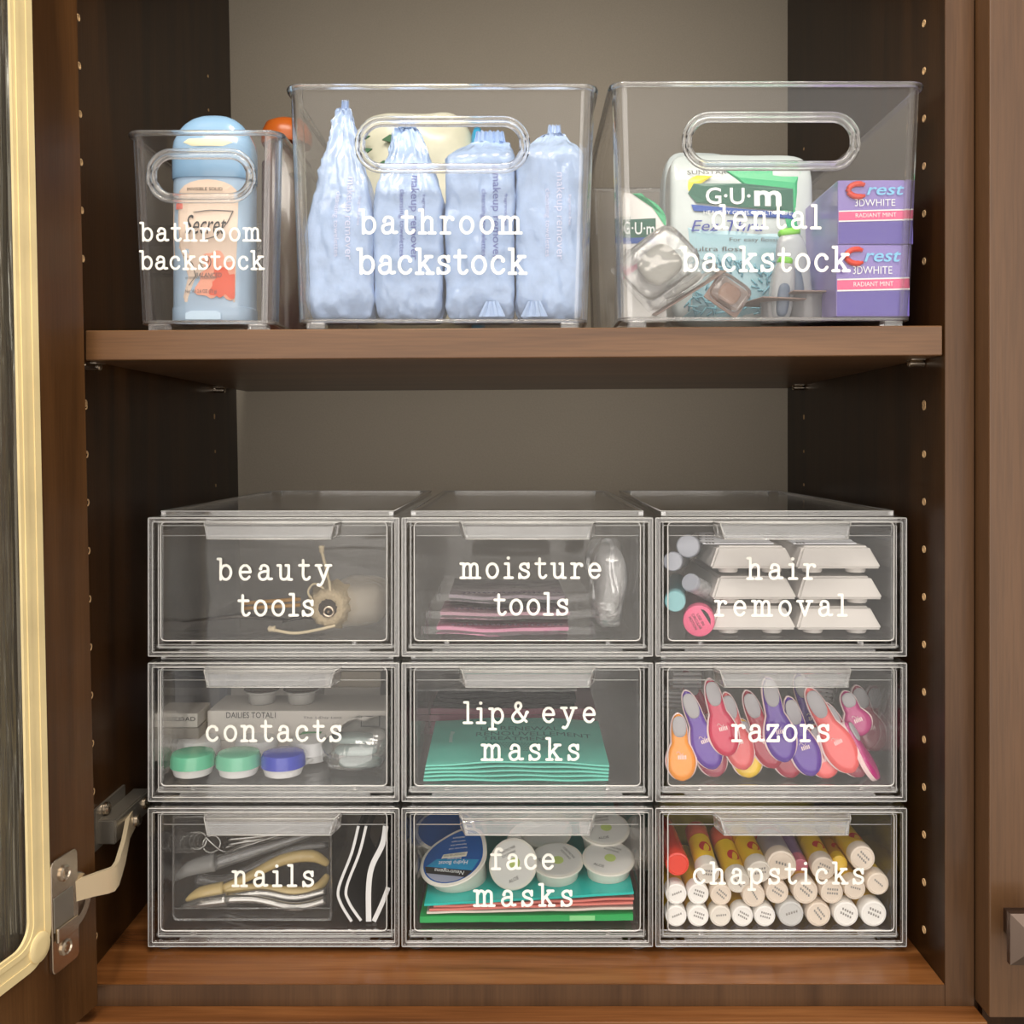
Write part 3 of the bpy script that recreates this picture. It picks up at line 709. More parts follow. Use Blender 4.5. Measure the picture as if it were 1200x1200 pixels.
dstroke(bm, [(.0035*math.cos(a)-.001, lz1-.055+.0042*math.sin(a)) for a in [2*PI*i/16 for i in range(17)]], .00025)
put('label_drawing', bm, INK, deo)
text(deo, 'pH', None, .0035, (-.001, 0, lz1-.055), INK, warp=wt_, shear=.3); text(deo, 'BALANCED', .017, .0030, (.001, 0, lz1-.0635), INK, warp=wt_, shear=.2)
text(deo, 'ANTIPERSPIRANT/DEODORANT', .0205, .0016, (-.004, 0, lz0+.0155), INK, warp=wt_)
text(deo, 'Net Wt 2.6 OZ (73 g)', .0205, .0030, (-.004, 0, lz0+.0065), INK, warp=wt_)
bm = bmesh.new(); prism(bm, [(-.014, .0015), (.009, .0015), (.009, .0055), (.006, .0072), (-.010, .0072), (-.014, .0055)], -.0182, -.0168); put('dial_window', bm, gloss('light_blue_dial', (196, 222, 244), .3), deo)

# amber bottle behind it in the same bin
p = P(326, 0, .800); za = SZ(p.x)+.0079
bot = thing('amber_bottle', 'rounded amber bottle top showing behind the small bin', 'bottle', (-.1905, .800, za))
h = P(0, 141, .80).z-za
bm = bmesh.new(); lathe(bm, [(.018, 0), (.020, .002), (.020, h*.80), (.012, h*.86), (.012, h*.88)], 28); put('body', bm, gloss('dark_amber', (70, 28, 30), .15, coat=.5), bot, smooth=True)
bm = bmesh.new(); lathe(bm, [(.0195, h*.885), (.0205, h*.90), (.0200, h*.94), (.0165, h*.98), (.010, h*.998), (.002, h)], 28); put('cap', bm, gloss('amber_cap', (196, 98, 34), .3), bot, smooth=True)

# four blue wipes packs
PACK = gloss('pale_blue_film', (166, 189, 224), .24, bump=.6, bscale=90, spec=.6, noise_c=.10)
PACKS = gloss('blue_lilac_film', (150, 168, 214), .28, bump=.3, bscale=60)
LILAC = gloss('pale_lilac_ink', (214, 218, 240), .5)
LILD = gloss('lilac_ink', (104, 112, 176), .5)
def pack(label, px0, px1, pyt, tipx, tipy, topw, lean, seed, tx, tcol, twist=0, fold=0):
    Y = .656; zb = SZ(0)+.0079; x0, x1 = P(px0, 0, .633).x, P(px1, 0, .633).x
    cx, w = (x0+x1)/2, (x1-x0); hs = P(0, pyt, .645).z-zb; ht = P(0, tipy, .655).z-zb; tx_ = P(tipx, 0, .655).x-cx
    t = thing('wipes_pack', label, 'wipes pack', (cx, Y, zb), (0, 0, twist), 'blue wipes packs in the middle bin')
    def fn(v):
        z = v.z; u = z/ht
        k = max(0, (z-hs)/(ht-hs)); sh = k**1.05
        wx = 1+(topw-1)*sh; wy = 1-.90*min(1, k*1.05)
        b = max(0, 1-z/.016); wx *= 1-.07*b*b; wy *= 1-.25*b*b
        x = v.x*wx+(tx_-lean*0)*sh+lean*(u-.5)*.0
        y = v.y*wy+.004*sh
        q = Vector((v.x*55+seed*7+v.z*22, v.y*60, v.z*60-v.x*18))
        a = noise.noise(q)*.0022+abs(noise.noise(q*2.3))*.0022*(1+1.6*sh+1.5*b)-abs(noise.noise(q*.8+Vector((9,9,9))))*.002
        s = -1 if v.y < 0 else 1
        fz = abs(noise.noise(Vector((v.x*38+v.z*30+seed, v.z*24-v.x*30, seed))))*.0035
        return Vector((x+a*.5*(1 if v.x > 0 else -1), y+s*(a-fz*(.5+sh+b)), z))
    pm = put('pouch', soft(w*.99, .047, ht, 34, 12, fn), PACK, t, smooth=2).data
    bm = bmesh.new(); n = 14; ww = w*topw*.46; g = []
    for i in range(n+1):
        x = -ww+2*ww*i/n; zg = .0012*(i % 2)
        g.append([bm.verts.new((tx_+x*(1-.1*j), .004+.0012*math.sin(i*1.7+seed)+.0014*j*math.sin(seed), ht-.006+j*.006+(zg if j == 2 else 0))) for j in range(3)])
    for a, b in zip(g, g[1:]):
        for j in (0, 1): bm.faces.new((a[j], b[j], b[j+1], a[j+1]))
    o = put('crimped_seal', bm, PACK, t); md = o.modifiers.new('s', 'SOLIDIFY'); md.thickness = .0006
    if fold:
        bm = bmesh.new()
        for i in range(7):
            a0, a1 = -.75+.21*i, -.75+.21*(i+1); yo = -.0275-.0012*(i % 2)
            vv = [bm.verts.new(c) for c in ((fold+.006*math.sin(a0), yo+.003, .011), (fold+.013*math.sin(a0), yo+.002, .001), (fold+.013*math.sin(a1), -.0255-.0008*((i+1) % 2), .001), (fold+.006*math.sin(a1), -.0245, .011))]
            bm.faces.new(vv)
        o = put('foot_flap', bm, PACK, t); md = o.modifiers.new('s', 'SOLIDIFY'); md.thickness = .0005
    # side face print panel and text running down the front
    R = (0, PI/2, 0); zc = hs*.56; zc = .066
    bv = BVHTree.FromPolygons([v.co.copy() for v in pm.vertices], [tuple(p.vertices) for p in pm.polygons])
    def cf(p):
        h_ = bv.ray_cast(Vector((p.x, -.1, p.z)), Vector((0, 1, 0)))[0]
        return Vector((p.x, (h_.y if h_ else -.026)-.0006, p.z))
    text(t, 'makeup remover', .056, .0066, (tx, 0, zc), tcol, rot=R, warp=cf)
    text(t, 'cleansing towelettes', .044, .0042, (tx-.0078, 0, zc-.004), tcol, rot=R, warp=cf)
    text(t, 'fragrance-free', .020, .0026, (tx+.0066, 0, zc+.004), tcol, rot=R, warp=cf)
    return t
bx0 = 'pale blue wipes pack'
pk1 = pack(bx0+' at the left end of the bin, pointed top leaning right', 356, 438, 262, 402, 125, .16, 0, 1.3, .006, LILAC)
pk2 = pack(bx0+' with a narrow pointed top, second from the left', 436, 519, 238, 476, 148, .34, 0, 2.9, .004, LILD)
pk3 = pack(bx0+' with a broad folded top and tucked foot, third from the left', 521, 604, 188, 574, 164, .55, 0, 5.2, .010, LILD, fold=.008)
pk4 = pack(bx0+' with a small torn top flap, at the right end', 604, 685, 186, 650, 154, .26, 0, 7.7, .006, LILAC, fold=-.010)
for t, sx_ in ((pk3, 1), (pk4, -1)):
    w_ = .0236
    bm = bmesh.new()
    for k in range(12): box(bm, sx_*w_-.0004, sx_*w_+.0006, -.012+.0, -.002, .060+k*.0032, .060+k*.0032+(.0012 if k % 3 else .002))
    put('barcode', bm, INK, t)
# clear package of pads lying behind the packs
tp = thing('cotton_pad_package', 'cream package with green leaf print standing behind the blue packs', 'package', (-.084, .790, SZ(-.1)+.0079))
hh = P(0, 143, .80).z-(SZ(-.1)+.0079)
put('bag', soft(.104, .075, hh, 16, 4, lambda v: v+Vector((0, 0, noise.noise(v*40)*.004))+Vector((0, noise.noise(v*50+Vector((3, 1, 2)))*.004, 0))), gloss('cream_film', (222, 220, 196), .25, noise_c=.1, bscale=30), tp, smooth=2)
bm = bmesh.new()
for i in range(7):
    a = i*.9; x, z = -.045+.02*(i % 3)+.004*math.sin(a), hh-.030-.010*(i//2)
    prism(bm, [(x, z), (x+.006, z+.004), (x+.014, z+.003), (x+.007, z-.002)], -.0405-.0001*i, -.0385)
put('leaf_print', bm, gloss('leaf_green', (60, 110, 70), .5), tp)
put('blue_edge', soft(.012, .060, hh*.93, 6, 4), gloss('sky_blue_print', (60, 160, 205), .3), tp, loc=(.050, -.006, 0))

# dental bin ----------------------------------------------------
zd = lambda x: SZ(x)+.0079
GREEN = gloss('mint_green_film', (60, 176, 120), .22, coat=.4); WFILM = gloss('white_film', (190, 200, 200), .22, coat=.4, bump=.3, bscale=50)
def bulge(w, d, h, amp=.0015, seed=0):
    def fn(v):
        e = max(0, (v.z-h*.80)/(h*.20)); b = max(0, 1-v.z/(h*.10)); k = 1-.75*e*e-.3*b
        return Vector((v.x, v.y*k+noise.noise(v*45+Vector((seed, 0, 0)))*amp, v.z))
    return fn
gz = zd(.14); x0, x1 = P(786, 0, .70).x, P(956, 0, .70).x; hg = P(0, 176, .70).z-gz; wg = x1-x0
gum = thing('floss_pick_bag', 'large green and white bag of floss picks in the dental bin', 'bag', ((x0+x1)/2, .712, gz+.0012), (-.05, 0, .03))
def gf(v): return bulge(wg, .03, hg, .0012, 4)(v)
put('bag', soft(wg, .030, hg, 20, 9, gf), (WFILM,), gum, smooth=2)
put('zip_seal', B(-wg/2+.003, wg/2-.003, -.0055, .0035, hg-.013, hg-.010, bevel=.0005), GREEN, gum)
yg = -.0172
def gw(off):
    def f(x, z):
        e = max(0, (z-hg*.80)/(hg*.20)); k = 1-.75*e*e; xe = max(0, abs(x)/(wg/2)); kk = (1-xe**6*.55)
        b = max(0, 1-z/(hg*.10)); k -= .3*b
        return (x, -.015*k*kk-.0016-off, z)
    return f
W2 = wg/2
decal(gum, 'green_panel', [(-.014, hg-.014), (W2-.004, hg-.006), (W2-.003, hg*.42), (W2-.016, hg*.42), (W2-.018, hg*.62), (.012, hg-.036)], GREEN, warp=gw(.0001))
decal(gum, 'yellow_corner', [(-W2+.004, hg-.018), (-W2+.030, hg-.020), (-W2+.014, hg-.030), (-W2+.004, hg-.036)], gloss('yellow_print', (232, 216, 60), .3), warp=gw(.0002))
ov = [(-W2+.016, hg*.80), (-W2+.012, hg*.745), (-W2+.018, hg*.69), (.0, hg*.665), (W2-.016, hg*.645), (W2-.016, hg*.775), (.0, hg*.80)]
decal(gum, 'logo_panel', ov, gloss('dark_green_print', (38, 96, 78), .3), warp=gw(.0004))
decal(gum, 'slogan_band', [(-W2+.014, hg*.682), (0, hg*.655), (W2-.016, hg*.640), (W2-.016, hg*.602), (0, hg*.618), (-W2+.016, hg*.645)], gloss('royal_blue_print', (40, 80, 160), .3), warp=gw(.0005))
WI = gloss('white_ink', (236, 240, 240), .5); BI = gloss('blue_ink', (52, 66, 150), .5)
tw = lambda p: Vector(gw(.0009)(p.x, p.z))
text(gum, 'G·U·', wg*.31, hg*.095, (-wg*.11, 0, hg*.728), WI, warp=tw, bold=.012); text(gum, 'm', wg*.19, hg*.088, (wg*.165, 0, hg*.716), WI, warp=tw, bold=.03)
text(gum, 'SUNSTAR', wg*.27, hg*.026, (-.026, 0, hg*.865), BLACK, warp=tw)
text(gum, 'HEALTHY GUMS. HEALTHY LIFE.', wg*.62, hg*.022, (.003, 0, hg*.634), WI, warp=tw)
text(gum, 'Eez-Thru', wg*.50, hg*.062, (-.012, 0, hg*.560), BI, warp=tw, shear=.25)
text(gum, 'For easy flossing!', wg*.40, hg*.028, (.010, 0, hg*.480), INK, warp=tw); text(gum, 'ultra floss', wg*.32, hg*.026, (-.018, 0, hg*.43), INK, warp=tw)
AQ = gloss('aqua_clear_plastic', (150, 215, 235), .12, trans=.4); random.seed(5)
decal(gum, 'window', [(-W2+.006, hg*.59), (W2-.006, hg*.56), (W2-.008, hg*.05), (-W2+.008, hg*.05)], gloss('aqua_window', (150, 188, 200), .15, coat=.6), warp=gw(.0002))
bm = bmesh.new()
for i in range(150):
    x, z = random.uniform(-W2+.010, W2-.012), random.uniform(hg*.06, hg*.38); a = random.uniform(0, PI); l = random.uniform(.002, .0045)
    x, y, z = gw(.0006+.0000*i)(x, z); tube(bm, [(x-l*math.cos(a), y, z-l*math.sin(a)), (x+l*math.cos(a), y-.0004, z+l*math.sin(a))], .0006, 4)
o = put('floss_picks', bm, AQ, gum, smooth=2); o['kind'] = 'stuff'
# second bag behind with blue edge
t = thing('rinse_bag', 'blue and white bag peeking out behind the green floss bag', 'bag', (P(800, 0, .76).x+.012, .757, gz), (0, 0, .12))
hq = P(0, 176, .75).z-gz
put('bag', soft(.060, .022, hq, 12, 5, bulge(.06, .022, hq, .001, 9)), WFILM, t, smooth=2)
decal(t, 'blue_panel', [(-.022, hq*.30), (-.010, hq*.28), (-.010, hq*.84), (-.022, hq*.84)], gloss('deep_blue_print', (20, 110, 180), .25), y=-.0128)
decal(t, 'green_edge', [(-.010, hq*.28), (-.003, hq*.26), (-.003, hq*.90), (-.010, hq*.84)], GREEN, y=-.0129)

# soft pick carton with a rounded top
x0, x1 = P(727, 0, .648).x, P(782, 0, .648).x; hs_ = P(0, 224, .655).z-gz
t = thing('soft_pick_pack', 'white rounded pack with green top and pink stripe at the left of the dental bin', 'package', ((x0+x1)/2, .668, gz), (0, 0, .10))
ww = (x1-x0)/2
bm = bmesh.new(); poly = [(-ww, 0), (ww, 0), (ww, hs_-.020)]+[(-ww*.9+ww*1.9*math.cos(a), hs_-.020+.019*math.sin(a)) for a in [PI/2*i/8 for i in range(1, 9)]]+[(-ww, hs_-.004)]
prism(bm, poly, -.011, .011); put('carton', bm, gloss('white_card', (232, 230, 226), .3, coat=.3), t)
decal(t, 'green_top', [(-ww*.1, hs_-.001)]+[(-ww*.9+ww*1.9*math.cos(a), hs_-.020+.019*math.sin(a)) for a in [PI/2*i/8 for i in range(7, 0, -1)]]+[(ww*.99, hs_-.024), (ww*.5, hs_-.013)], GREEN, y=-.0114)
decal(t, 'logo_panel', [(-ww, hs_*.64), (ww*.52, hs_*.655), (ww*.52, hs_*.80), (-ww, hs_*.78)], MATS['dark_green_print'], y=-.0114)
decal(t, 'slogan_band', [(-ww, hs_*.595), (ww*.52, hs_*.61), (ww*.52, hs_*.655), (-ww, hs_*.64)], MATS['royal_blue_print'], y=-.0114)
decal(t, 'pink_stripe', [(-ww, hs_*.32), (-ww*.2, hs_*.42), (-ww*.2, hs_*.46), (-ww, hs_*.38)], gloss('pink_print', (232, 92, 140), .4), y=-.0114)
text(t, 'G·U·m', ww*1.42, hs_*.095, (-ww*.24, -.0118, hs_*.718), WI, bold=.01); text(t, 'SOFT-PICKS', ww*1.62, hs_*.075, (-ww*.12, -.0118, hs_*.52), BLACK, shear=.15)
# toothpaste cartons
PUR = gloss('purple_carton', (74, 54, 156), .3, coat=.4); LPUR = gloss('lilac_carton', (134, 116, 190), .3, coat=.4); PINK = MATS['pink_print']
for i, (a, b, top, bot, lab) in enumerate(((980, 1066, 287, 360, 'purple toothpaste carton with pink stripe, lower of the two'), (982, 1070, 211, 285, 'purple toothpaste carton with pink stripe, on top of the other'))):
    A, Bq = P(a, bot, .628), P(b, top, .628); w, hgt = Bq.x-A.x, Bq.z-A.z
    if i == 0: zbase = gz; hgt = P(0, 287, .628).z-gz; z_next = gz+hgt+.0003
    else: zbase = z_next; hgt = P(0, 211, .628).z-zbase
    t = thing('toothpaste_carton', lab, 'carton', ((A.x+Bq.x)/2, .628, zbase), (0, 0, -.015 if i else .0), 'toothpaste cartons in the dental bin')
    put('carton', B(-w/2, w/2, 0, .165, 0, hgt, bevel=.0006), LPUR, t); h_ = hgt
    decal(t, 'lower_panel', [(-w/2+.0004, .0006), (w/2-.0004, .0006), (w/2-.0004, h_*.36), (-w/2+.0004, h_*.34)], PUR, y=-.0003)
    decal(t, 'flavour_stripe', [(-w/2+.0004, h_*.37), (w/2-.0004, h_*.395), (w/2-.0004, h_*.53), (-w/2+.0004, h_*.51)], PINK, y=-.0005)
    for zz in ((.36, .385), (.515, .54)): decal(t, 'stripe_line', [(-w/2+.0004, h_*(zz[0]-.012)), (w/2-.0004, h_*(zz[0]+.012)), (w/2-.0004, h_*(zz[0]+.032)), (-w/2+.0004, h_*(zz[0]+.008))], WI, y=-.0007)
    text(t, 'RADIANT MINT', w*.54, h_*.062, (0, -.0010, h_*.452), WI, rot=(0, -.02, 0))
    text(t, '3D', w*.13, h_*.115, (-w*.215, -.0010, h_*.645), WI); text(t, 'WHITE', w*.40, h_*.105, (w*.055, -.0010, h_*.645), WI)
    text(t, 'rest', w*.50, h_*.150, (w*.125, -.0012, h_*.835), gloss('light_blue_ink', (130, 200, 236), .4), shear=.25, bold=.012)
    bm = bmesh.new(); pc = [(w*.5*(-.46)+.0052*1.25*math.cos(math.radians(k)), h_*.835+h_*.100*math.sin(math.radians(k))) for k in range(55, 310, 12)]
    tube(bm, [(x, -.0010, z) for x, z in pc], [.0014]*2+[.0019]*(len(pc)-4)+[.0012]*2, 6, flat=1.0); put('brand_letter', bm, gloss('red_orange_ink', (222, 66, 42), .4), t, smooth=2)
# tilted brush carton, leaning brush
t = thing('brush_carton', 'dark lilac carton leaning diagonally beside the toothpaste cartons', 'carton', (P(952, 0, .70).x, .700, gz+.0085), (0, math.radians(26), 0))
hb_ = .058; put('carton', B(-.014, .012, -.012, .012, .0, hb_+.014, bevel=.0008), gloss('grey_lilac_carton', (126, 122, 150), .35), t, loc=(0, 0, .006))
decal(t, 'stripe', [(-.014, .040), (.012, .040), (.012, .045), (-.014, .045)], gloss('coral_stripe', (214, 120, 110), .4), y=-.0123)
text(t, 'EXTRA SOFT', .018, .004, (-.001, -.0124, .058), WI)
for i, (a, b, c, lab) in enumerate(((936, 272, .672, 'white and lime toothbrush head cover, taller one'), (912, 306, .666, 'white and lime toothbrush cover, shorter one at left'))):
    q = P(a, b, c); hq = q.z-gz
    t = thing('toothbrush_cover', lab+' in the dental bin', 'toothbrush cover', (q.x, c, gz), (0, math.radians(-6+12*i), 0), 'toothbrush covers in the dental bin')
    put('cover', soft(.022-.006*i, .014, hq, 8, 3.2), gloss('frosted_white', (214, 218, 222), .15, trans=.5), t, smooth=2)
    put('lime_tip', soft(.015-.005*i, .010, .006, 6, 3), gloss('lime_plastic', (130, 210, 70), .3), t, smooth=2, loc=(0, 0, hq-.003))
    put('brush_neck', soft(.009, .007, hq*.55, 6, 3), gloss('slate_plastic', (96, 110, 130), .3), t, smooth=2, loc=(0, -.005, .004))
# floss in clear blister shells
GREY = gloss('grey_floss_case', (168, 166, 158), .3); CARD = gloss('brown_card', (150, 128, 118), .55)
def blister(lab, px, py, Y, w, d, h, rot, grp=True, fill=GREY, cm=None):
    q = P(px, py, Y); t = thing('floss_blister', lab, 'blister pack', q, rot, 'floss blister packs in the dental bin')
    put('card', B(-w/2, w/2, .0, .0010, -h/2, h/2, bevel=.0003, seg=1), cm or CARD, t)
    put('shell', soft(w*.94, d, h*.94, 8, 5), BLISTER, t, smooth=2, loc=(0, -d/2-.0002, -h*.47))
    put('floss_case', soft(w*.55, d*.6, h*.62, 8, 3), fill, t, smooth=2, loc=(0, -d*.42, -h*.33))
    return t
blister('clear blister with a rounded grey floss case, leaning at far left of dental bin', 772, 314, .650, .050, .014, .040, (-.35, math.radians(-38), .1), cm=BLISTER)
blister('floss blister lying nearly flat, its brown card edge showing', 802, 342, .664, .056, .012, .030, (-1.35, math.radians(-32), 0))
blister('small clear pouch of coppery floss in the middle of the dental bin', 853, 346, .652, .026, .008, .022, (-.3, math.radians(35), 0), fill=gloss('copper_fill', (168, 130, 110), .3))
for i, (px, lab) in enumerate(((906, 'floss card lying flat on a round clear spool, left of pair'), (950, 'floss card lying flat on a wide clear spool, right of pair'))):
    q = P(px, 0, .660); t = thing('floss_card', lab, 'blister pack', (q.x, .668, gz), (0, 0, .1-.2*i), 'flat floss cards in the dental bin')
    hz = .0145 if i == 0 else .0190
    put('card', B(-.016, .016, -.020, .022, hz, hz+.0010, bevel=.0003, seg=1), CARD, t, rot=(0, 0, .15))
    bm = bmesh.new(); r_ = .0065 if i == 0 else .0120; lathe(bm, [(r_, 0), (r_, hz*.9), (r_*1.1, hz)], 20); put('spool', bm, gloss('smoky_clear', (190, 188, 190), .1, trans=.6), t, smooth=True)

# ---------------------------------------------------------------- what lies in the drawers
# beauty tools: gauze pouch with draw cords, two slim wooden sticks, dark fans
GAUZE = acrylic('grey_gauze', haze=.42, hazec=(.62, .56, .47), rough=.6, gmul=.3, bump=.4, bscale=200)
CORD = gloss('beige_cord', (205, 190, 160), .8)
f = DZ[0]
q = P(410, 0, .700); t = thing('gauze_pouch', 'beige gauze drawstring pouch with knotted cords and a metal ring in the beauty drawer', 'pouch', (q.x, .705, f+.001))
def gfn(v):
    return Vector((v.x+noise.noise(v*50)*.002, v.y+noise.noise(v*45+Vector((5, 0, 0)))*.002, v.z*(1-.35*(1 if v.x < 0 else .0)*abs(v.x)/.03)+noise.noise(v*60)*.0015*(v.z > .002)))
put('gauze', soft(.058, .070, .034, 16, 2.6, gfn), GAUZE, t, smooth=2)
rc = P(384, 713, .662)-t.location
bm = bmesh.new()
for k in range(26):
    a = 2*PI*k/26; r0 = .0062; r1 = .0105+.0010*math.sin(k*2.4)
    pass
rings = []
for j, (r_, y_) in enumerate(((.0062, .0), (.0085, -.0012), (.0115, -.0002), (.0135, .006), (.017, .018))):
    rings.append([bm.verts.new((rc.x+r_*(1+.07*math.sin(k*2.1+j))*math.cos(2*PI*k/36), rc.y+y_+.0006*math.sin(k*2.6), max(.001, rc.z+r_*(1+.07*math.sin(k*2.1+j))*math.sin(2*PI*k/36)))) for k in range(36)])
for a, b in zip(rings, rings[1:]):
    for k in range(36): bm.faces.new((a[k], a[(k+1) % 36], b[(k+1) % 36], b[k]))
put('gathered_neck', bm, gloss('beige_gauze_hem', (176, 160, 132), .8, bump=.6, bscale=400), t, smooth=2)
bm = bmesh.new(); lathe(bm, [(.0001, 0), (.0062, 0), (.0062, .003), (.0001, .003)], 24, M=Matrix.Translation((rc.x, rc.y+.003, rc.z)) @ Matrix.Rotation(PI/2, 4, 'X'), cap=False); put('neck_shade', bm, gloss('recess_shade', (58, 48, 40), .8), t)  # dark disc: the shade inside the pouch neck, put into the colour
bm = bmesh.new(); tube(bm, [(rc.x+.0008+.0032*math.cos(a), rc.y-.001, rc.z-.002+.0032*math.sin(a)) for a in [2*PI*i/20 for i in range(20)]], .0011, 8, closed=True)
lathe(bm, [(.0001, -.0018), (.0018, 0), (.0001, .0018)], 12, M=Matrix.Translation((rc.x+.0008, rc.y-.0012, rc.z-.002)) @ Matrix.Rotation(PI/2, 4, 'X'), cap=False); put('metal_ring', bm, STEEL, t, smooth=2)
def cord(pts, name='cord', r=.0011, par=None, m=None):
    w = [P(a, b, c)-par.location for a, b, c in pts]; sp = []
    for i in range(len(w)-1):
        p0, p1, p2, p3 = w[max(0, i-1)], w[i], w[i+1], w[min(len(w)-1, i+2)]
        for k in range(6):
            u = k/6; sp.append(.5*((2*p1)+(-p0+p2)*u+(2*p0-5*p1+4*p2-p3)*u*u+(-p0+3*p1-3*p2+p3)*u**3))
    sp.append(w[-1]); bm = bmesh.new(); tube(bm, sp, r, 6); return bm
bm = cord([(388, 704, .664), (386, 684, .664), (381, 662, .665), (377, 646, .666)], par=t)
e = P(377, 645, .666)-t.location; lathe(bm, [(.0004, -.002), (.0019, -.001), (.0017, .0012), (.0022, .003), (.0008, .0034)], 8, M=Matrix.Translation(e)); put('cord', bm, CORD, t, smooth=2)
bm = cord([(393, 733, .662), (372, 738, .661), (345, 742, .661), (320, 738, .662)], par=t)
e = P(317, 737, .662)-t.location; lathe(bm, [(.0004, -.002), (.0021, -.001), (.0018, .0012), (.0024, .003), (.0008, .0034)], 8, M=Matrix.Translation(e) @ Matrix.Rotation(PI/2, 4, 'Y')); put('cord', bm, CORD, t, smooth=2)
bm = cord([(372, 708, .664), (361, 695, .665), (368, 684, .667), (380, 690, .667)], par=t, r=.0008); put('cord', bm, CORD, t, smooth=2)
for i in range(2):
    a, b = P(284, 707+6*i, .690), P(352, 702+7*i, .684); t = thing('wooden_stick', 'slim gold wooden stick pointing at the gauze pouch, '+('lower' if i else 'upper')+' of two', 'stick', (0, 0, 0))
    bm = bmesh.new(); c = (a+b)/2; t.location = c; tube(bm, [a-c, b-c], .0014, 8); put('stick', bm, gloss('golden_wood', (186, 140, 72), .5), t, smooth=2)
for i, (pts, lab) in enumerate((([(228, 742), (300, 712), (352, 716), (300, 722)], 'dark slim tweezer blade lying flat behind the word tools, longer one'), ([(330, 708), (372, 718), (378, 742), (345, 728)], 'dark short tweezer blade beside the gauze pouch'))):
    w_ = [Vector((P(a, b, .70+.03*(i == 0)).x, .70+.004*k, f+.0012+.0006*k)) for k, (a, b) in enumerate(pts)]
    c = sum(w_, Vector())/4; t = thing('tweezers', lab, 'tweezers', (c.x, c.y, f+.0005))
    bm = bmesh.new(); q0, q1 = w_[0]-c, w_[2]-c; q0.z = q1.z = .0025
    tube(bm, [q0, (q0+q1)/2+Vector((0, .004, .003)), q1], [.0007, .0035, .0012], 8, flat=.5); tube(bm, [q0+Vector((0, .004, 0)), (q0+q1)/2+Vector((0, .010, .003)), q1], [.0007, .0030, .0012], 8, flat=.5)
    put('arm', bm, gloss('dark_grey_metal', (78, 72, 66), .35, metal=.6), t, smooth=2)

# moisture tools: clear zip sachets with pink sheets, crumpled clear bag
for i, (a, b, yy, zc, lab, n) in enumerate(((494, 697, .662, .0030, 'clear zip sachet with a bright pink sheet, bottom of the stack', 9.1), (499, 698, .672, .0128, 'clear zip sachet with a dusty pink sheet, second from the bottom', 3.3), (512, 690, .690, .0215, 'clear zip sachet with a grey lilac sheet, top of the stack', 6.2))):
    x0, x1 = P(a, 0, yy).x, P(b, 0, yy).x
    t = thing('zip_sachet', lab, 'sachet', ((x0+x1)/2, yy, f+.0006+zc*.95-.0028), (0, 0, .02*(i-1)), 'zip sachets in the moisture drawer')
    w_ = x1-x0
    fn = lambda x, y, n=n: .0016*noise.noise(Vector((x*40+n, y*22, n)))+.0012*abs(x)/.05
    put('film', sheet(w_, .10, .0050, 24, 10, lambda x, y: fn(x, y)), FILM, t, smooth=True)
    put('pink_sheet', sheet(w_*.77, .085, .0022, 16, 6, lambda x, y: .0014+fn(x, y)), gloss(('bright_pink_sheet', 'dusty_pink_sheet', 'lilac_sheet')[i], ((226, 140, 176), (190, 140, 158), (158, 140, 152))[i], .45), t, loc=(-.004, .006, 0), smooth=True)
    bm = bmesh.new()
    for k in range(20): box(bm, -w_*.33+k*w_*.033, -w_*.33+k*w_*.033+w_*.018, .004, .0045, .0066+.0012*i*0, .0072)
    put('stitching', bm, gloss('dark_stitch', (70, 62, 78), .6), t)
q = P(712, 0, .700)
t = thing('clear_bag', 'tall crumpled milky bag at the right side of the moisture drawer', 'bag', (q.x, .715, f+.0006))
put('film', soft(.024, .10, .062, 18, 4, lambda v: Vector((v.x+noise.noise(v*35)*.006, v.y, v.z+noise.noise(v*30)*.004*(v.z > .01)))), acrylic('milky_film', haze=.30, bump=.8, bscale=40, gmul=1.6, rough=.1), t, smooth=2)

# hair removal: two stacks of three white trays, strips on the top ones, bottles at left
TW, TH_ = .0585, .0215
tray0 = None
for s_, (px, lb) in enumerate(((882, 'left'), (982, 'right'))):
    for k in range(3):
        z = f+.0008+k*.0206
        lab = 'white angular tray, %s of the %s stack in the hair removal drawer' % (('bottom', 'middle', 'top')[k], lb)
        x = P(px, 0, .668).x
        if tray0 is None:
            t = tray0 = thing('white_tray', lab, 'tray', (x, .664, z), group='white trays in the hair removal drawer')
            bm = bmesh.new(); L_ = .120
            hexa(bm, [(-TW/2, 0, .0035), (TW/2, 0, .0035), (TW/2, L_, .0035), (-TW/2, L_, .0035), (-TW/2+.0065, .007, .0182), (TW/2-.0065, .007, .0182), (TW/2-.0065, L_-.007, .0182), (-TW/2+.0065, L_-.007, .0182)])
            bmesh.ops.bevel(bm, geom=bm.edges[:], offset=.0016, segments=3, affect='EDGES'); put('tray_shell', bm, WHITE, t, smooth=True)
            fo = None
            for fx in (-.015, .015):
                for fy in (.012, .105):
                    if fo is None:
                        bm = bmesh.new(); lathe(bm, [(.0062, 0), (.0068, .001), (.0068, .0038)], 20); fo = ff = put('foot', bm, WHITE, t, smooth=True)
                    else: ff = fo.copy(); COL.objects.link(ff)
                    ff.location = (fx, fy, 0)
        else: t = clone(tray0, (x+(.0006 if k == 1 else 0), .664+.0015*(k == 2), z), (0, 0, (.0, .01, -.015)[k] if s_ == 0 else 0), lab, 'white trays in the hair removal drawer')
STRIP = gloss('white_strip', (236, 238, 244), .4)
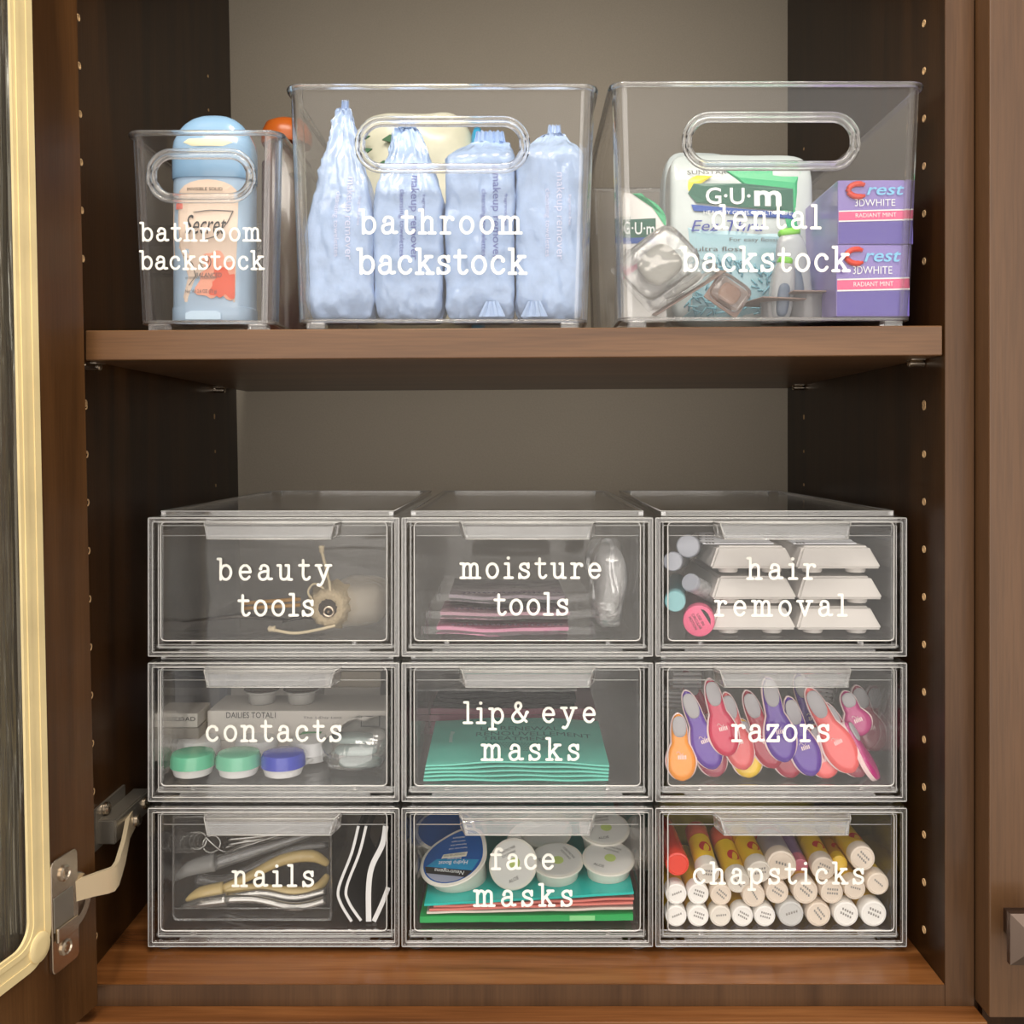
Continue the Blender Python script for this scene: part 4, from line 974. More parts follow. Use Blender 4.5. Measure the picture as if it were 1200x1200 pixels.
for s_, (xa_, xb_) in enumerate(((822, 905), (928, 1002))):
    for k in range(4):
        yy = .678+.016*k; z = f+.0008+2*.0206+.0184
        x0, x1 = P(xa_+6*k*0, 0, yy).x, P(xb_-5*k, 0, yy).x
        t = thing('wax_strip', '%s white strip from the front on the %s tray stack' % (('first', 'second', 'third', 'fourth')[k], ('left', 'right')[s_]), 'strip', ((x0+x1)/2+.001, yy, z), (.05, 0, 0), 'white strips on the trays')
        bm = B(-(x1-x0)/2, (x1-x0)/2, 0, .0135, .0004, .0014+.0004*k, bevel=.0002, seg=1); put('strip', bm, STRIP, t)
        bm = bmesh.new()
        for j in range(3): box(bm, -(x1-x0)/2+.002+j*.0022, -(x1-x0)/2+.0036+j*.0022, -.0001, .003, .0010, .00145+.0004*k)
        put('ink_marks', bm, INK, t)
def lying(name, lab, cat, px, py, r, cmat, bmat_, px2=None, py2=None, Y=.658, Y2=.76, capl=.012, group=None, ridge=False):
    a = P(px, py, Y); b = P(px2 if px2 is not None else px, py2 if py2 is not None else py, Y2)
    d = (b-a); L_ = d.length; q = d.to_track_quat('Z', 'Y')
    t = thing(name, lab, cat, a, q.to_euler(), group)
    bm = bmesh.new(); lathe(bm, [(r*.90, 0), (r*.98, .0006), (r, .0016), (r, capl)], 28); put('cap', bm, cmat, t, smooth=True)
    bm = bmesh.new(); lathe(bm, [(r*.95, capl+.0001), (r*.95, L_*.9), (r*.6, L_)], 28); put('barrel', bm, bmat_, t, smooth=True)
    return t, r, q
PX = .658/F
pc_, _, _ = lying('shave_gel_can', 'tube with a bright pink cap facing forward in the hair removal drawer', 'tube', 819, 728, 18.5*PX, gloss('hot_pink_cap', (236, 104, 142), .4), gloss('dusky_rose_tube', (150, 80, 96), .3), 819, 700)
lying('shave_gel_can', 'tube with a pale teal cap facing forward, above the pink capped one', 'tube', 791, 705, 12.5*PX, gloss('pale_teal_cap', (136, 192, 198), .4), gloss('teal_tube', (58, 140, 150), .3), 793, 680, Y=.659)
lying('clear_bottle', 'small round clear cap bottle against the left wall of the hair removal drawer', 'bottle', 788, 658, 11.5*PX, gloss('frosty_cap', (190, 194, 206), .25, trans=.3), gloss('pale_bottle', (196, 200, 205), .25, trans=.4), 800, 655, Y=.662)
lying('clear_bottle', 'larger round pale cap bottle behind the top left tray', 'bottle', 806, 640, 14*PX, MATS['frosty_cap'], MATS['pale_bottle'], 815, 640, Y=.675)
lying('vial', 'clear tube with a printed grey label lying slanted between trays and caps', 'vial', 808, 682, 11*PX, MATS['frosty_cap'], gloss('grey_printed_label', (176, 178, 180), .4, noise_c=.35, bscale=220), 845, 702, Y=.664, Y2=.70, capl=.004)
a = Vector((0, 0, -.0002)); rr_ = 18.5*PX
def capt(parent, s, w, h, u, v, m, rotz=0, off=.0003):   # print on the -z end of a lying tube (local z points into the drawer); u right, v up
    return text(parent, s, w, h, (0, 0, 0), m, warp=lambda p: Vector((parent_rot(parent, p.x, p.z, u, v, rotz)[0], parent_rot(parent, p.x, p.z, u, v, rotz)[1], -off)))
def parent_rot(parent, x, z, u, v, rz):
    c, s = math.cos(rz), math.sin(rz); X, Z = x*c-z*s+u, x*s+z*c+v
    R = parent.rotation_euler.to_matrix().inverted(); w_ = R @ Vector((X, 0, Z)); return (w_.x, w_.y)
def capdecal(parent, name, poly, m, off=.0002):
    bm = bmesh.new(); vs = []
    for x, z in poly:
        w_ = parent_rot(parent, x, z, 0, 0, 0); vs.append(bm.verts.new((w_[0], w_[1], -off)))
    bm.faces.new(vs); return put(name, bm, m, parent)
capt(pc_, 'USE IN', .0085, .0019, .0012, .0012, BLACK, -1.05); capt(pc_, 'CIRCULAR', .0115, .0019, -.0014, -.0002, BLACK, -1.05); capt(pc_, 'MOTION', .0095, .0019, -.0040, -.0014, BLACK, -1.05)
capdecal(pc_, 'dark_segment', [(rr_*.1+rr_*.0, rr_*.78), (rr_*.35, rr_*.72), (rr_*.58, rr_*.50), (rr_*.74, rr_*.16), (rr_*.74, -rr_*.20)], BLACK)

# contacts: cartons, three lens cases, small cups, blister bag
f = DZ[1]
CARTON = gloss('pale_carton', (206, 200, 192), .5); CARTONG = gloss('grey_carton', (158, 152, 144), .5); MINT = gloss('mint_cap', (110, 196, 160), .25, coat=.4); COB = gloss('cobalt_cap', (52, 66, 186), .25, coat=.4); MILK = gloss('milky_plastic', (236, 236, 236), .3)
def carton(lab, x0, x1, z0, z1, y0, y1, m=None, rz=0, txt=None, tx=0, tw_=.05, th_=.004, tz=.62):
    t = thing('lens_carton', lab, 'carton', ((x0+x1)/2, y0, z0), (0, 0, rz), 'lens cartons in the contacts drawer')
    put('carton', B(-(x1-x0)/2, (x1-x0)/2, 0, y1-y0, 0, z1-z0, bevel=.0005, seg=1), m or CARTON, t)
    if txt: text(t, txt, tw_, th_, (tx, -.0005, (z1-z0)*tz), BLACK)
    return t
xa, xb = P(243, 0, .715).x, P(455, 0, .715).x
zt_ = P(0, 833, .715).z
c_hi = zt_-.0215
t = carton('long pale lens carton printed with grey words, in front and on top', xa, xb, c_hi, zt_, .715, .760, txt='DAILIES TOTAL1', tx=-.034, tw_=.036, th_=.0042, tz=.86)
text(t, 'The 1-Day Lens', .028, .0020, (.018, -.0005, .0165), INK)
decal(t, 'window_print', [(.046, .010), (.060, .010), (.060, .018), (.046, .018)], INK, y=-.0004); decal(t, 'window_print', [(.0467, .0107), (.0593, .0107), (.0593, .0173), (.0467, .0173)], CARTON, y=-.0006)
decal(t, 'green_leaf_mark', [(-.004, .000), (.012, .000), (.018, .0065), (.004, .0065)], gloss('lens_green', (74, 132, 84), .5), y=-.0005)
carton('pale lens carton at the bottom, under the printed one', xa, xb, f+.0004, c_hi-.0002, .7155, .760)
x0, x1 = P(181, 0, .70).x, P(233, 0, .70).x
carton('small grey carton at left, lower of two', x0, x1, f+.0004, P(0, 853, .70).z, .700, .730, CARTONG, txt='LENS', tx=.004, tw_=.014, th_=.003)
carton('small grey carton at left, upper of two', x0, x1-.001, P(0, 853, .70).z+.0002, P(0, 836, .70).z, .700, .730, CARTON, txt='RELOAD', tx=.004, tw_=.020, th_=.003)
x0, x1 = P(186, 0, .78).x, P(262, 0, .78).x
carton('tall blue grey carton at the back left corner', x0, x1, f+.0004, P(0, 790, .78).z, .790, .830, gloss('blue_grey_carton', (140, 146, 158), .5))
x0, x1 = P(268, 0, .80).x, P(350, 0, .80).x
carton('pale carton at the back, beside the little cups', x0, x1, f+.0004, P(0, 806, .80).z, .800, .840)
x0, x1 = P(380, 0, .80).x, P(446, 0, .80).x
carton('stacked brown and cream carton at the back right', x0, x1, f+.0004, P(0, 806, .80).z, .800, .840, CARTON)
carton('cream carton lying on top at the back right', x0, x1, P(0, 806, .80).z+.0002, P(0, 788, .80).z, .802, .842, gloss('cream_carton', (198, 186, 168), .5), rz=-.04)
for i, px in enumerate((307, 353)):
    q = P(px, 831, .738); t = thing('solution_cup', 'small grey foil cup standing on the long carton, '+('right' if i else 'left')+' of two', 'cup', (q.x, .738, zt_+.0003), (0, 0, 0), 'foil cups on the lens carton')
    bm = bmesh.new(); lathe(bm, [(.0090, 0), (.0098, .001), (.0102, .0075), (.0128, .0088), (.0128, .0096), (.0102, .0098)], 28); put('cup', bm, gloss('smoky_cup', (168, 166, 162), .3), t, smooth=True)
    bm = bmesh.new(); lathe(bm, [(.0126+.0007*0, .0099), (.0134, .0103), (.012, .0112), (.0001, .0108)], 18, cap=False); put('foil', bm, STEEL, t)
def lens_case(lab, px, col, Y=.672, rz=.2, z=f):
    q = P(px, 0, Y); t = thing('lens_case', lab, 'lens case', (q.x, Y, z+.0006), (0, 0, rz), 'contact lens cases')
    r_ = .0152
    for k, (yo, m_) in enumerate(((0, col), (.033, MILK))):
        nm = 'cap'
        bm = bmesh.new(); lathe(bm, [(r_*.55, 0), (r_*.82, .0010), (r_*.90, .0050), (r_*.93, .0062)], 32); put('well', bm, MILK, t, smooth=True, loc=(0, yo, 0))
        prof = [(r_*.99, .0064), (r_*1.0, .0075), (r_*.99, .0125), (r_*.90, .0150), (r_*.70, .0158), (.0001, .0156)]
        bm = bmesh.new(); lathe(bm, prof, 36, cap=False)
        for v in bm.verts:
            a = math.atan2(v.co.y, v.co.x)
            if .0070 < v.co.z < .0130:
                k_ = 1-.035*(abs(math.sin(a*9)) > .75); v.co.x *= k_; v.co.y *= k_
        put('cap', bm, m_, t, smooth=True, loc=(0, yo, 0))
    put('bridge', B(-.009, .009, .006, .027, .0030, .0055, bevel=.0006, seg=1), MILK, t)
lens_case('lens case with mint green front cap, left of the two green ones', 226, MINT)
lens_case('lens case with mint green front cap, between the other two', 279.5, MINT, rz=-.10)
lens_case('lens case with a cobalt blue front cap beside the clear bag', 332, COB, rz=-.38)
q = P(413, 0, .675); t = thing('blister_bag', 'clear crinkled bag with pale aqua lens blisters, right front of contacts drawer', 'bag', (q.x, .690, f+.0006))
put('film', soft(.050, .048, .030, 14, 3, lambda v: Vector((v.x+noise.noise(v*60)*.004, v.y-(v.z)*(-.3), v.z*(1-.25*(v.x < 0)*abs(v.x)/.025)+noise.noise(v*70)*.004*(v.z > .004)))), acrylic('clear_crinkle_bag', haze=.10, bump=1.0, bscale=30, gmul=3.0, rough=.06), t)
for i in range(3): put('lens_blister', soft(.030, .018, .006, 8, 3, None), gloss('pale_aqua', (190, 212, 208), .2, trans=.3), t, smooth=2, loc=(.004-.004*i, -.006+.006*i, .0016+.0066*i))

# lip & eye masks: fanned teal sachets, maroon ones behind, black ones on top
TEAL = gloss('teal_sachet', (100, 206, 186), .32, coat=.3, noise_c=.04, bscale=50)
def teal_fn(x, y): return .011*(1-(x/.062)**2)*0+.0035*math.cos(x*22)+.085*y
w0 = P(713, 0, .664).x-P(498, 0, .664).x; cx = (P(713, 0, .664).x+P(498, 0, .664).x)/2
for k in range(5):
    nth = ('bottom', 'second from the bottom', 'middle', 'second from the top', 'top')[k]
    t = thing('teal_sachet', 'flat teal mask sachet, %s of the teal pile' % nth, 'sachet', (cx+.0003*(k-2), .6585+.0012*k, f+.0005+.0019*k), (0, 0, .004*(k-2)), 'teal sachets in the lip and eye drawer')
    fl = (lambda x, y, k=k: .0030*math.cos(x*24)*(k/4)+(.012+.045*k/4)*y+.0003*math.sin(x*130+k))
    put('pouch', sheet(w0, .088, .0011, 26, 10, fl), TEAL, t, smooth=True)
tt = t
def tf(off): return lambda p: Vector((p.x, p.z, fl(p.x, p.z)+.0012+off))
TI = gloss('dark_teal_ink', (46, 120, 112), .5)
text(tt, 'LIP RENEWAL', .058, .0080, (.002, 0, .064), TI, warp=tf(.0002)); text(tt, 'RENOUVELLEMENT', .084, .0080, (.012, 0, .053), TI, warp=tf(.0002)); text(tt, 'TREATMENT', .050, .0070, (.000, 0, .043), TI, warp=tf(.0002))
bm = bmesh.new(); i = 0
for j in range(6):
    for i in range(22-3*j):
        x, y = -.020+(i-(22-3*j)/2)*.0022+.025, .033-.0028*j
        z = fl(x, y)+.0014; bm.faces.new([bm.verts.new(c) for c in ((x, y, z), (x+.0011, y, z), (x+.0011, y+.0014, z), (x, y+.0014, z))])
put('dotted_lips_print', bm, TI, tt)
text(tt, 'patchology', .022, .0040, (-.048, 0, .052), WI, rot=(0, PI/2*-1, 0), warp=tf(.0002))
for k in range(4):
    t = thing('maroon_sachet', 'maroon foil sachet behind the teal pile, %s' % ('bottom one', 'second from bottom', 'third from bottom', 'topmost')[k], 'sachet', (P(600, 0, .77).x+.001*(k % 2), .765-.0012*k, f+.0006+.0054*k), (0, 0, 0), 'maroon sachets')
    put('pouch', sheet(.128, .10, .0046, 16, 6, lambda x, y, k=k: .0006*noise.noise(Vector((x*60, y*60, k*3)))), gloss('maroon_foil', (128, 56, 78), .3, coat=.3), t, smooth=True)
for k in range(4):
    t = thing('black_sachet', 'black glossy sachet on the maroon pile, %s' % ('lowest one', 'second from bottom', 'third from bottom', 'topmost')[k], 'sachet', (P(590, 0, .74).x+.003*(k % 2), .748+.003*k, f+.0256+.0032*k), (0, 0, .02*(k-1.5)), 'black sachets')
    put('pouch', sheet(.108-.003*k, .09, .0030, 22, 6, lambda x, y, k=k: .0011*noise.noise(Vector((x*70, y*50, k*3)))+.0006*math.sin(x*90+k)), gloss('black_foil', (9, 9, 11), .45, spec=.15), t, smooth=True)
t = thing('clear_pouch', 'crumpled clear plastic pouch around the black sachets', 'pouch', (P(585, 0, .75).x-.006, .742, f+.0396), group=None)
put('film', sheet(.130, .09, .0016, 20, 8, lambda x, y: .0018*noise.noise(Vector((x*50, y*50, 1)))), FILM, t, smooth=True)

# razors: rounded handles with rubber pads
PEARL = gloss('pearl_edge', (240, 214, 214), .2, coat=.5); PAD = gloss('grey_rubber_pad', (168, 166, 170), .55)
RC = {'amber yellow': (238, 146, 4), 'violet': (84, 30, 156), 'magenta': (200, 10, 72), 'coral': (220, 88, 92), 'lemon yellow': (232, 192, 12), 'crimson': (164, 16, 56), 'dusky pink': (160, 62, 84), 'salmon': (232, 92, 92), 'hot pink': (180, 28, 116)}
def outline(L_, hw):
    pts = []
    for i in range(33):
        u = i/32
        if u < .56: w_ = math.sqrt(max(0, 1-((u-.30)/.302)**2)) if u < .30 else (1-.42*((u-.30)/.26)**1.6)
        elif u < .70: w_ = .58-.02*((u-.56)/.14)
        else: w_ = .56*math.sqrt(max(0, 1-((u-.70)/.302)**2))
        pts.append((max(.02, w_)*hw, u*L_))
    return pts
def handle_bm(L_, hw, d0, d1, bev, grow=0):
    o = outline(L_, hw); loop = [(x+grow, z) for x, z in o]+[(-x-grow, z) for x, z in o[::-1]]
    if grow: loop = [(x, z-grow*(1-2*z/L_)*1.0) for x, z in loop]
    bm = bmesh.new(); cz = L_*.45
    lev = [(d1, 1), (d0+bev, 1), (d0+bev*.35, 1-.10), (d0, 1-.30), (d0-.0003, .35)]
    rs = []
    for y, k in lev:
        rs.append([bm.verts.new((x*k, y, (z if k > .95 else (z-cz)*(1-(1-k)*.45)+cz))) for x, z in loop])
    n = len(loop)
    for a, b in zip(rs, rs[1:]):
        for i in range(n): bm.faces.new((a[i], a[(i+1) % n], b[(i+1) % n], b[i]))
    bm.faces.new(rs[0][::-1]); bm.faces.new(rs[-1]); return bm
def razor(col, lab, bx_, by_, tx_, ty_, Y, wpx=38, roll=0):
    Y = .6575+(Y-.659)*(.5 if Y < .69 else .9)
    a = P(bx_, by_, Y); b = P(tx_, ty_, Y+.012); a.z = max(a.z, DZ[1]+.0006)
    ang = math.atan2(b.x-a.x, b.z-a.z); L_ = math.hypot(b.x-a.x, b.z-a.z); hw = wpx*.5*Y/F
    t = thing('razor', lab, 'razor', a, (Matrix.Rotation(ang, 3, 'Y') @ Matrix.Rotation(-.16, 3, 'X') @ Matrix.Rotation(roll, 3, 'Z')).to_euler(), 'colourful razors')
    cm = gloss('razor_'+col.replace(' ', '_'), RC[col], .22, coat=.6)
    put('handle', handle_bm(L_*.985, hw*.90, -.0022, .0016, .0018), cm, t, smooth=True)
    put('pearl_rim', handle_bm(L_, hw, -.0004, .0030, .0010), PEARL, t, smooth=True)
    pw, pl = hw*.43, L_*.155
    put('rubber_pad', soft(pw*2, .0022, pl*2, 10, 2.4), PAD, t, smooth=2, loc=(0, -.0026, L_*.80-pl))
    if roll == 0:
        bm = bmesh.new(); zc = L_*.36
        tube(bm, [(-.0030+.0006*i, -.00275, zc+.0024+.0012*math.sin(i*.9)) for i in range(8)], .00018, 4)
        for i in range(5): box(bm, -.0024+i*.0012, -.0017+i*.0012, -.00285, -.0026, zc-.0016, zc+.0010)
        put('emblem', bm, PEARL, t)
    return t
RZ = [
 ('amber yellow', 'amber yellow razor handle at the left end of the razors drawer', 800, 917, 793, 832, .6600, 38),
 ('violet', 'violet razor handle leaning left, beside the amber yellow one', 838, 901, 801, 806, .6640, 38),
 ('dusky pink', 'dusky pink razor end low behind the first violet one', 842, 910, 812, 830, .6720, 38),
 ('magenta', 'bright magenta razor handle left of the word razors', 855, 886, 829, 792, .6590, 38),
 ('coral', 'coral razor handle behind the magenta one', 873, 902, 848, 808, .6660, 37),
 ('lemon yellow', 'lemon yellow razor handle low behind the coral one', 879, 917, 866, 838, .6730, 38),
 ('crimson', 'crimson razor handle behind the first letters of the word razors', 909, 900, 872, 806, .6680, 38),
 ('violet', 'violet razor handle in the middle, upper one of the pair', 921, 893, 897, 790, .6610, 40),
 ('crimson', 'crimson razor end low between the two middle violet handles', 930, 911, 900, 830, .6740, 37),
 ('violet', 'violet razor handle right of middle, lower one of the pair', 953, 909, 921, 813, .6640, 38),
 ('salmon', 'salmon razor end low right of the lower violet one', 972, 918, 950, 845, .6710, 37),
 ('salmon', 'large salmon razor handle leaning left over the others at right', 1000, 905, 944, 803, .6590, 42),
 ('dusky pink', 'dusky pink razor end behind the large salmon one', 1011, 910, 962, 820, .6700, 38),
 ('hot pink', 'hot pink razor turned sideways with white back, furthest right', 1030, 913, 986, 842, .6620, 32),
 ('hot pink', 'hot pink razor high at the back right behind the salmon one', 1012, 862, 985, 806, .6860, 36),
 ('dusky pink', 'dusky razor standing deep at the back right', 1028, 880, 1000, 800, .7050, 38),
 ('crimson', 'crimson razor standing deep at the back left', 838, 870, 800, 782, .7100, 36),
 ('violet', 'violet razor standing deep behind the middle', 960, 870, 932, 786, .7050, 38),
]
for c_, lab, a, b, c, d, y, w_ in RZ: razor(c_, lab, a, b, c, d, y, w_, 1.1 if 'sideways' in lab else 0)
for i, (px, py) in enumerate(((806, 798), (788, 820), (965, 812))):
    q = P(px, py, .70); t = thing('razor_cartridge', ('razor cartridge in clear cover at the top left of the razors drawer', 'razor cartridge in clear cover at the left wall, lower one', 'razor cartridge in clear cover behind the large salmon handle')[i], 'razor cartridge', q, (.1, .1*i, .2*i), 'razor cartridges')
    put('cover', B(-.012, .012, 0, .010, -.007, .007, bevel=.001), BLISTER, t)
    bm = bmesh.new()
    for k in range(4): box(bm, -.010, .010, .002, .004, -.0055+.003*k, -.0040+.003*k)
    put('blades', bm, gloss('pale_blades', (198, 196, 196), .3), t)

# nails: small clear tray with nippers, emery boards beside it
f = DZ[2]
x0, x1 = P(203, 0, .664).x, P(388, 0, .664).x; z1 = P(0, 957, .664).z; tw2 = (x1-x0)/2; th2 = z1-f-.0008
t = thing('inner_tray', 'clear inner box full of nail tools, in the nails drawer', 'tray', ((x0+x1)/2, .664, f+.0006))
bm = bmesh.new(); hh = th2
box(bm, -tw2, tw2, 0, .16, .0, .0016); box(bm, -tw2, tw2, 0, .0016, .0016, hh); box(bm, -tw2, tw2, .1584, .16, .0016, hh); box(bm, -tw2, -tw2+.0016, .0016, .1584, .0016, hh); box(bm, tw2-.0016, tw2, .0016, .1584, .0016, hh)
put('tray_body', bm, CLEAR, t)
bm = bmesh.new(); tube(bm, [(x, 0, z) for x, z in rrpath(-tw2, tw2, .0005, hh, .003, 3)], .0008, 6, closed=True); tube(bm, [(-tw2, .0, hh), (-tw2, .16, hh)], .0008, 6); tube(bm, [(tw2, 0, hh), (tw2, .16, hh)], .0008, 6)
for dz in (.0085,): tube(bm, [(-tw2, -.0004, dz), (tw2, -.0004, dz)], .0005, 6)
put('tray_edge', bm, EDGE, t, smooth=2)
GOLD = gloss('pale_gold_grip', (222, 196, 134), .25, coat=.5); CST = gloss('bright_steel', (196, 194, 190), .2, metal=.9); CHZ = acrylic('clear_grip', haze=.10, refr=.45, gmul=1.5)
def pathobj(name, t, pts, r, m, flat=1.0):
    w_ = [P(a, b, c)-t.location for a, b, c in pts]; sp = []; rs = []
    rr2 = r if isinstance(r, (list, tuple)) else [r]*len(pts)
    for i in range(len(w_)-1):
        p0, p1, p2, p3 = w_[max(0, i-1)], w_[i], w_[i+1], w_[min(len(w_)-1, i+2)]
        for k in range(5):
            u = k/5; sp.append(.5*((2*p1)+(-p0+p2)*u+(2*p0-5*p1+4*p2-p3)*u*u+(-p0+3*p1-3*p2+p3)*u**3)); rs.append(rr2[i]*(1-u)+rr2[i+1]*u)
    sp.append(w_[-1]); rs.append(rr2[-1]); rs = [x*1.3 for x in rs]; bm = bmesh.new(); tube(bm, sp, rs, 10, flat=flat); return put(name, bm, m, t, smooth=2)
tl = thing('nail_nippers', 'nail nippers with gold coloured grips, point towards left', 'nippers', P(300, 1040, .680))
pathobj('jaw', tl, [(218, 1055, .672), (235, 1047, .673), (262, 1042, .675)], [.0008, .0034, .0040], GOLD)
pathobj('grip', tl, [(262, 1041, .675), (290, 1028, .678), (330, 1008, .682), (365, 1003, .686), (384, 1012, .690)], [.0022, .0022, .0030, .0032, .0018], GOLD)
pathobj('grip', tl, [(262, 1043, .675), (300, 1040, .677), (345, 1045, .679), (370, 1042, .682), (384, 1026, .690)], [.0020, .0020, .0026, .0030, .0018], GOLD)
tl = thing('nail_nippers', 'steel nail nippers lying lowest in the inner box', 'nippers', P(300, 1055, .672))
pathobj('jaw', tl, [(213, 1062, .668), (235, 1058, .668), (266, 1054, .669)], [.0008, .0030, .0036], CST)
pathobj('grip', tl, [(266, 1054, .669), (300, 1054, .670), (345, 1063, .671), (382, 1055, .673)], [.0026, .0022, .0024, .0022], CST)
pathobj('grip', tl, [(266, 1052, .670), (305, 1046, .673), (345, 1052, .676), (382, 1044, .678)], [.0018, .0018, .0022, .0020], CST)
tl = thing('cuticle_trimmer', 'clear handled cuticle trimmer with frosted tip cover, upper left in the inner box', 'trimmer', P(260, 1015, .690))
pathobj('tip_cover', tl, [(204, 1032, .680), (222, 1018, .682), (252, 1010, .684)], [.0010, .0048, .0060], gloss('frosted_cover', (212, 212, 210), .2, trans=.6), flat=.8)
pathobj('handle', tl, [(252, 1012, .685), (290, 1000, .690), (340, 985, .70), (380, 972, .70)], [.0036, .0034, .0026, .0016], CHZ)
tl = thing('cuticle_trimmer', 'long clear trimmer crossing the middle of the inner box', 'trimmer', P(290, 1025, .695))
pathobj('handle', tl, [(230, 1030, .690), (262, 1033, .690), (300, 1015, .693), (345, 996, .698), (384, 990, .705)], [.0030, .0036, .0022, .0022, .0016], CHZ)
pathobj('wire', tl, [(240, 980, .70), (262, 998, .70), (285, 992, .70), (330, 978, .705)], [.0006]*4, CST)
for i in range(2):
    tl = thing('small_scissors', 'small steel scissors at the back of the inner box, '+('longer' if i else 'shorter')+' pair', 'scissors', P(270, 985, .73))
    pathobj('blade', tl, [(262, 1000-6*i, .72), (300, 986-5*i, .725), (350, 972-8*i, .735)], [.0008, .0016, .0006], CST); pathobj('blade', tl, [(266, 990-6*i, .72), (305, 984-4*i, .725), (345, 980-8*i, .735)], [.0008, .0014, .0006], CST)
    bm = bmesh.new(); c0 = P(232+16*i, 985+4*i, .72)-tl.location; tube(bm, [c0+Vector((.0065*math.cos(a), .002*math.sin(a), .0055*math.sin(a))) for a in [2*PI*k/18 for k in range(18)]], .0010, 6, closed=True); put('finger_loop', bm, CST, tl, smooth=2)
def board(lab, pts, w_, depth, Y=.662):
    c = P(pts[0][0], pts[-1][1], Y); t = thing('emery_board', lab, 'emery board', (c.x, Y, f+.0004), group='emery boards')
    loc = [(P(a, b, Y).x-t.location.x, max(.0002, P(a, b, Y).z-t.location.z)) for a, b in pts]; sm = cr(loc, 5)
    L2, R2 = [], []
    for i, (x, z) in enumerate(sm):
        a, b = sm[max(0, i-1)], sm[min(len(sm)-1, i+1)]; dx, dz = b[0]-a[0], b[1]-a[1]; l = math.hypot(dx, dz) or 1
        L2.append((x-dz/l*w_/2, z+dx/l*w_/2)); R2.append((x+dz/l*w_/2, z-dx/l*w_/2))
    def strip(n_, y0, y1, m_, k=1.0):
        bm = bmesh.new(); V4 = []
        for (a, b), (c_, d_) in zip(L2, R2):
            mx_, mz_ = (a+c_)/2, (b+d_)/2; a, b, c_, d_ = mx_+(a-mx_)*k, mz_+(b-mz_)*k, mx_+(c_-mx_)*k, mz_+(d_-mz_)*k
            V4.append([bm.verts.new((a, y0, b)), bm.verts.new((c_, y0, d_)), bm.verts.new((c_, y1, d_)), bm.verts.new((a, y1, b))])
        for p_, q_ in zip(V4, V4[1:]):
            for j in range(4): bm.faces.new((p_[j], p_[(j+1) % 4], q_[(j+1) % 4], q_[j]))
        bm.faces.new(V4[0][::-1]); bm.faces.new(V4[-1]); put(n_, bm, m_, t)
    strip('grit_face', .0004, depth, gloss('black_grit', (34, 32, 32), .9, bump=.5, bscale=900)); strip('white_core', 0, .0006, MILK)
board('black emery board with a white curved edge, first beside the inner box', [(420, 968), (412, 1000), (397, 1040), (399, 1058), (412, 1080)], .0018, .10)
board('black emery board with a white curved edge, second beside the inner box', [(429, 968), (421, 1000), (406, 1040), (409, 1058), (423, 1079)], .0018, .10)
board('black emery board standing nearly straight, with the widest white edge', [(452, 968), (448, 990), (436, 1015), (432, 1040), (432, 1080)], .0036, .10)
board('short black emery board leaning right against the drawer wall', [(455, 1040), (448, 1058), (438, 1080)], .0030, .10, .663)

# face masks: sachet stack with pods standing on it
AQUA = gloss('turquoise_sachet', (0, 190, 180), .3, coat=.4, noise_c=.05, bscale=40)
def stack(nm, lab, cat, a, b, Y, z, tl_, m_, t0=.0012, d=.12, grp='flat sachets in the face masks drawer', n=1.0, rz=0):
    x0, x1 = P(a, 0, Y).x, P(b, 0, Y).x
    t = thing(nm, lab, cat, ((x0+x1)/2, Y, z), (0, 0, rz), grp); w_ = x1-x0
    put('pouch', sheet(w_, d, t0, 22, 8, lambda x, y: tl_*(x+w_/2)+.0006*noise.noise(Vector((x*50+n, y*40, n)))+.10*0*y), m_, t, smooth=True); return t
t = stack('green_sachet', 'bright green face mask sachet with a pale patch, at the bottom', 'sachet', 492, 742, .660, f+.0010, .012, gloss('green_sachet', (20, 168, 84), .3, coat=.3), .0042)
bm = B(.029, .046, -.0003, .0, .0012+.0006, .0050, bevel=0); put('pale_patch', bm, gloss('pale_green', (136, 216, 144), .4), t)
stack('white_sachet', 'white face mask sachet between the green and the salmon ones', 'sachet', 500, 742, .661, f+.0066, .022, gloss('white_sachet', (226, 214, 204), .4), .0014, n=3)
stack('salmon_sachet', 'salmon pink face mask sachet, lower of two', 'sachet', 503, 742, .661, f+.0084, .035, gloss('salmon_sachet', (226, 128, 118), .35), .0014, n=5)
stack('salmon_sachet', 'salmon pink face mask sachet, upper of two', 'sachet', 508, 743, .662, f+.0102, .042, MATS['salmon_sachet'], .0016, n=6)
zsk = f+.0100
tq = thing('turquoise_sachet', 'turquoise sachet the white pods stand on', 'sachet', ((P(496, 0, .661).x+P(742, 0, .661).x)/2+.0005, .660, zsk), group='flat sachets in the face masks drawer')
wq = P(742, 0, .661).x-P(497, 0, .661).x
tfn = lambda x, y: -.004+.060*(x+wq/2)*.95+.0062+.05*y
put('pouch', sheet(wq, .15, .0016, 26, 12, lambda x, y: tfn(x, y)+.0005*noise.noise(Vector((x*50, y*40, 8)))), AQUA, tq, smooth=True)
PODC = gloss('milky_pod', (228, 224, 214), .35, sub=.2); LIDF = gloss('white_lid_film', (226, 224, 220), .35, coat=.3); GRN = gloss('lime_emblem', (190, 208, 120), .5)
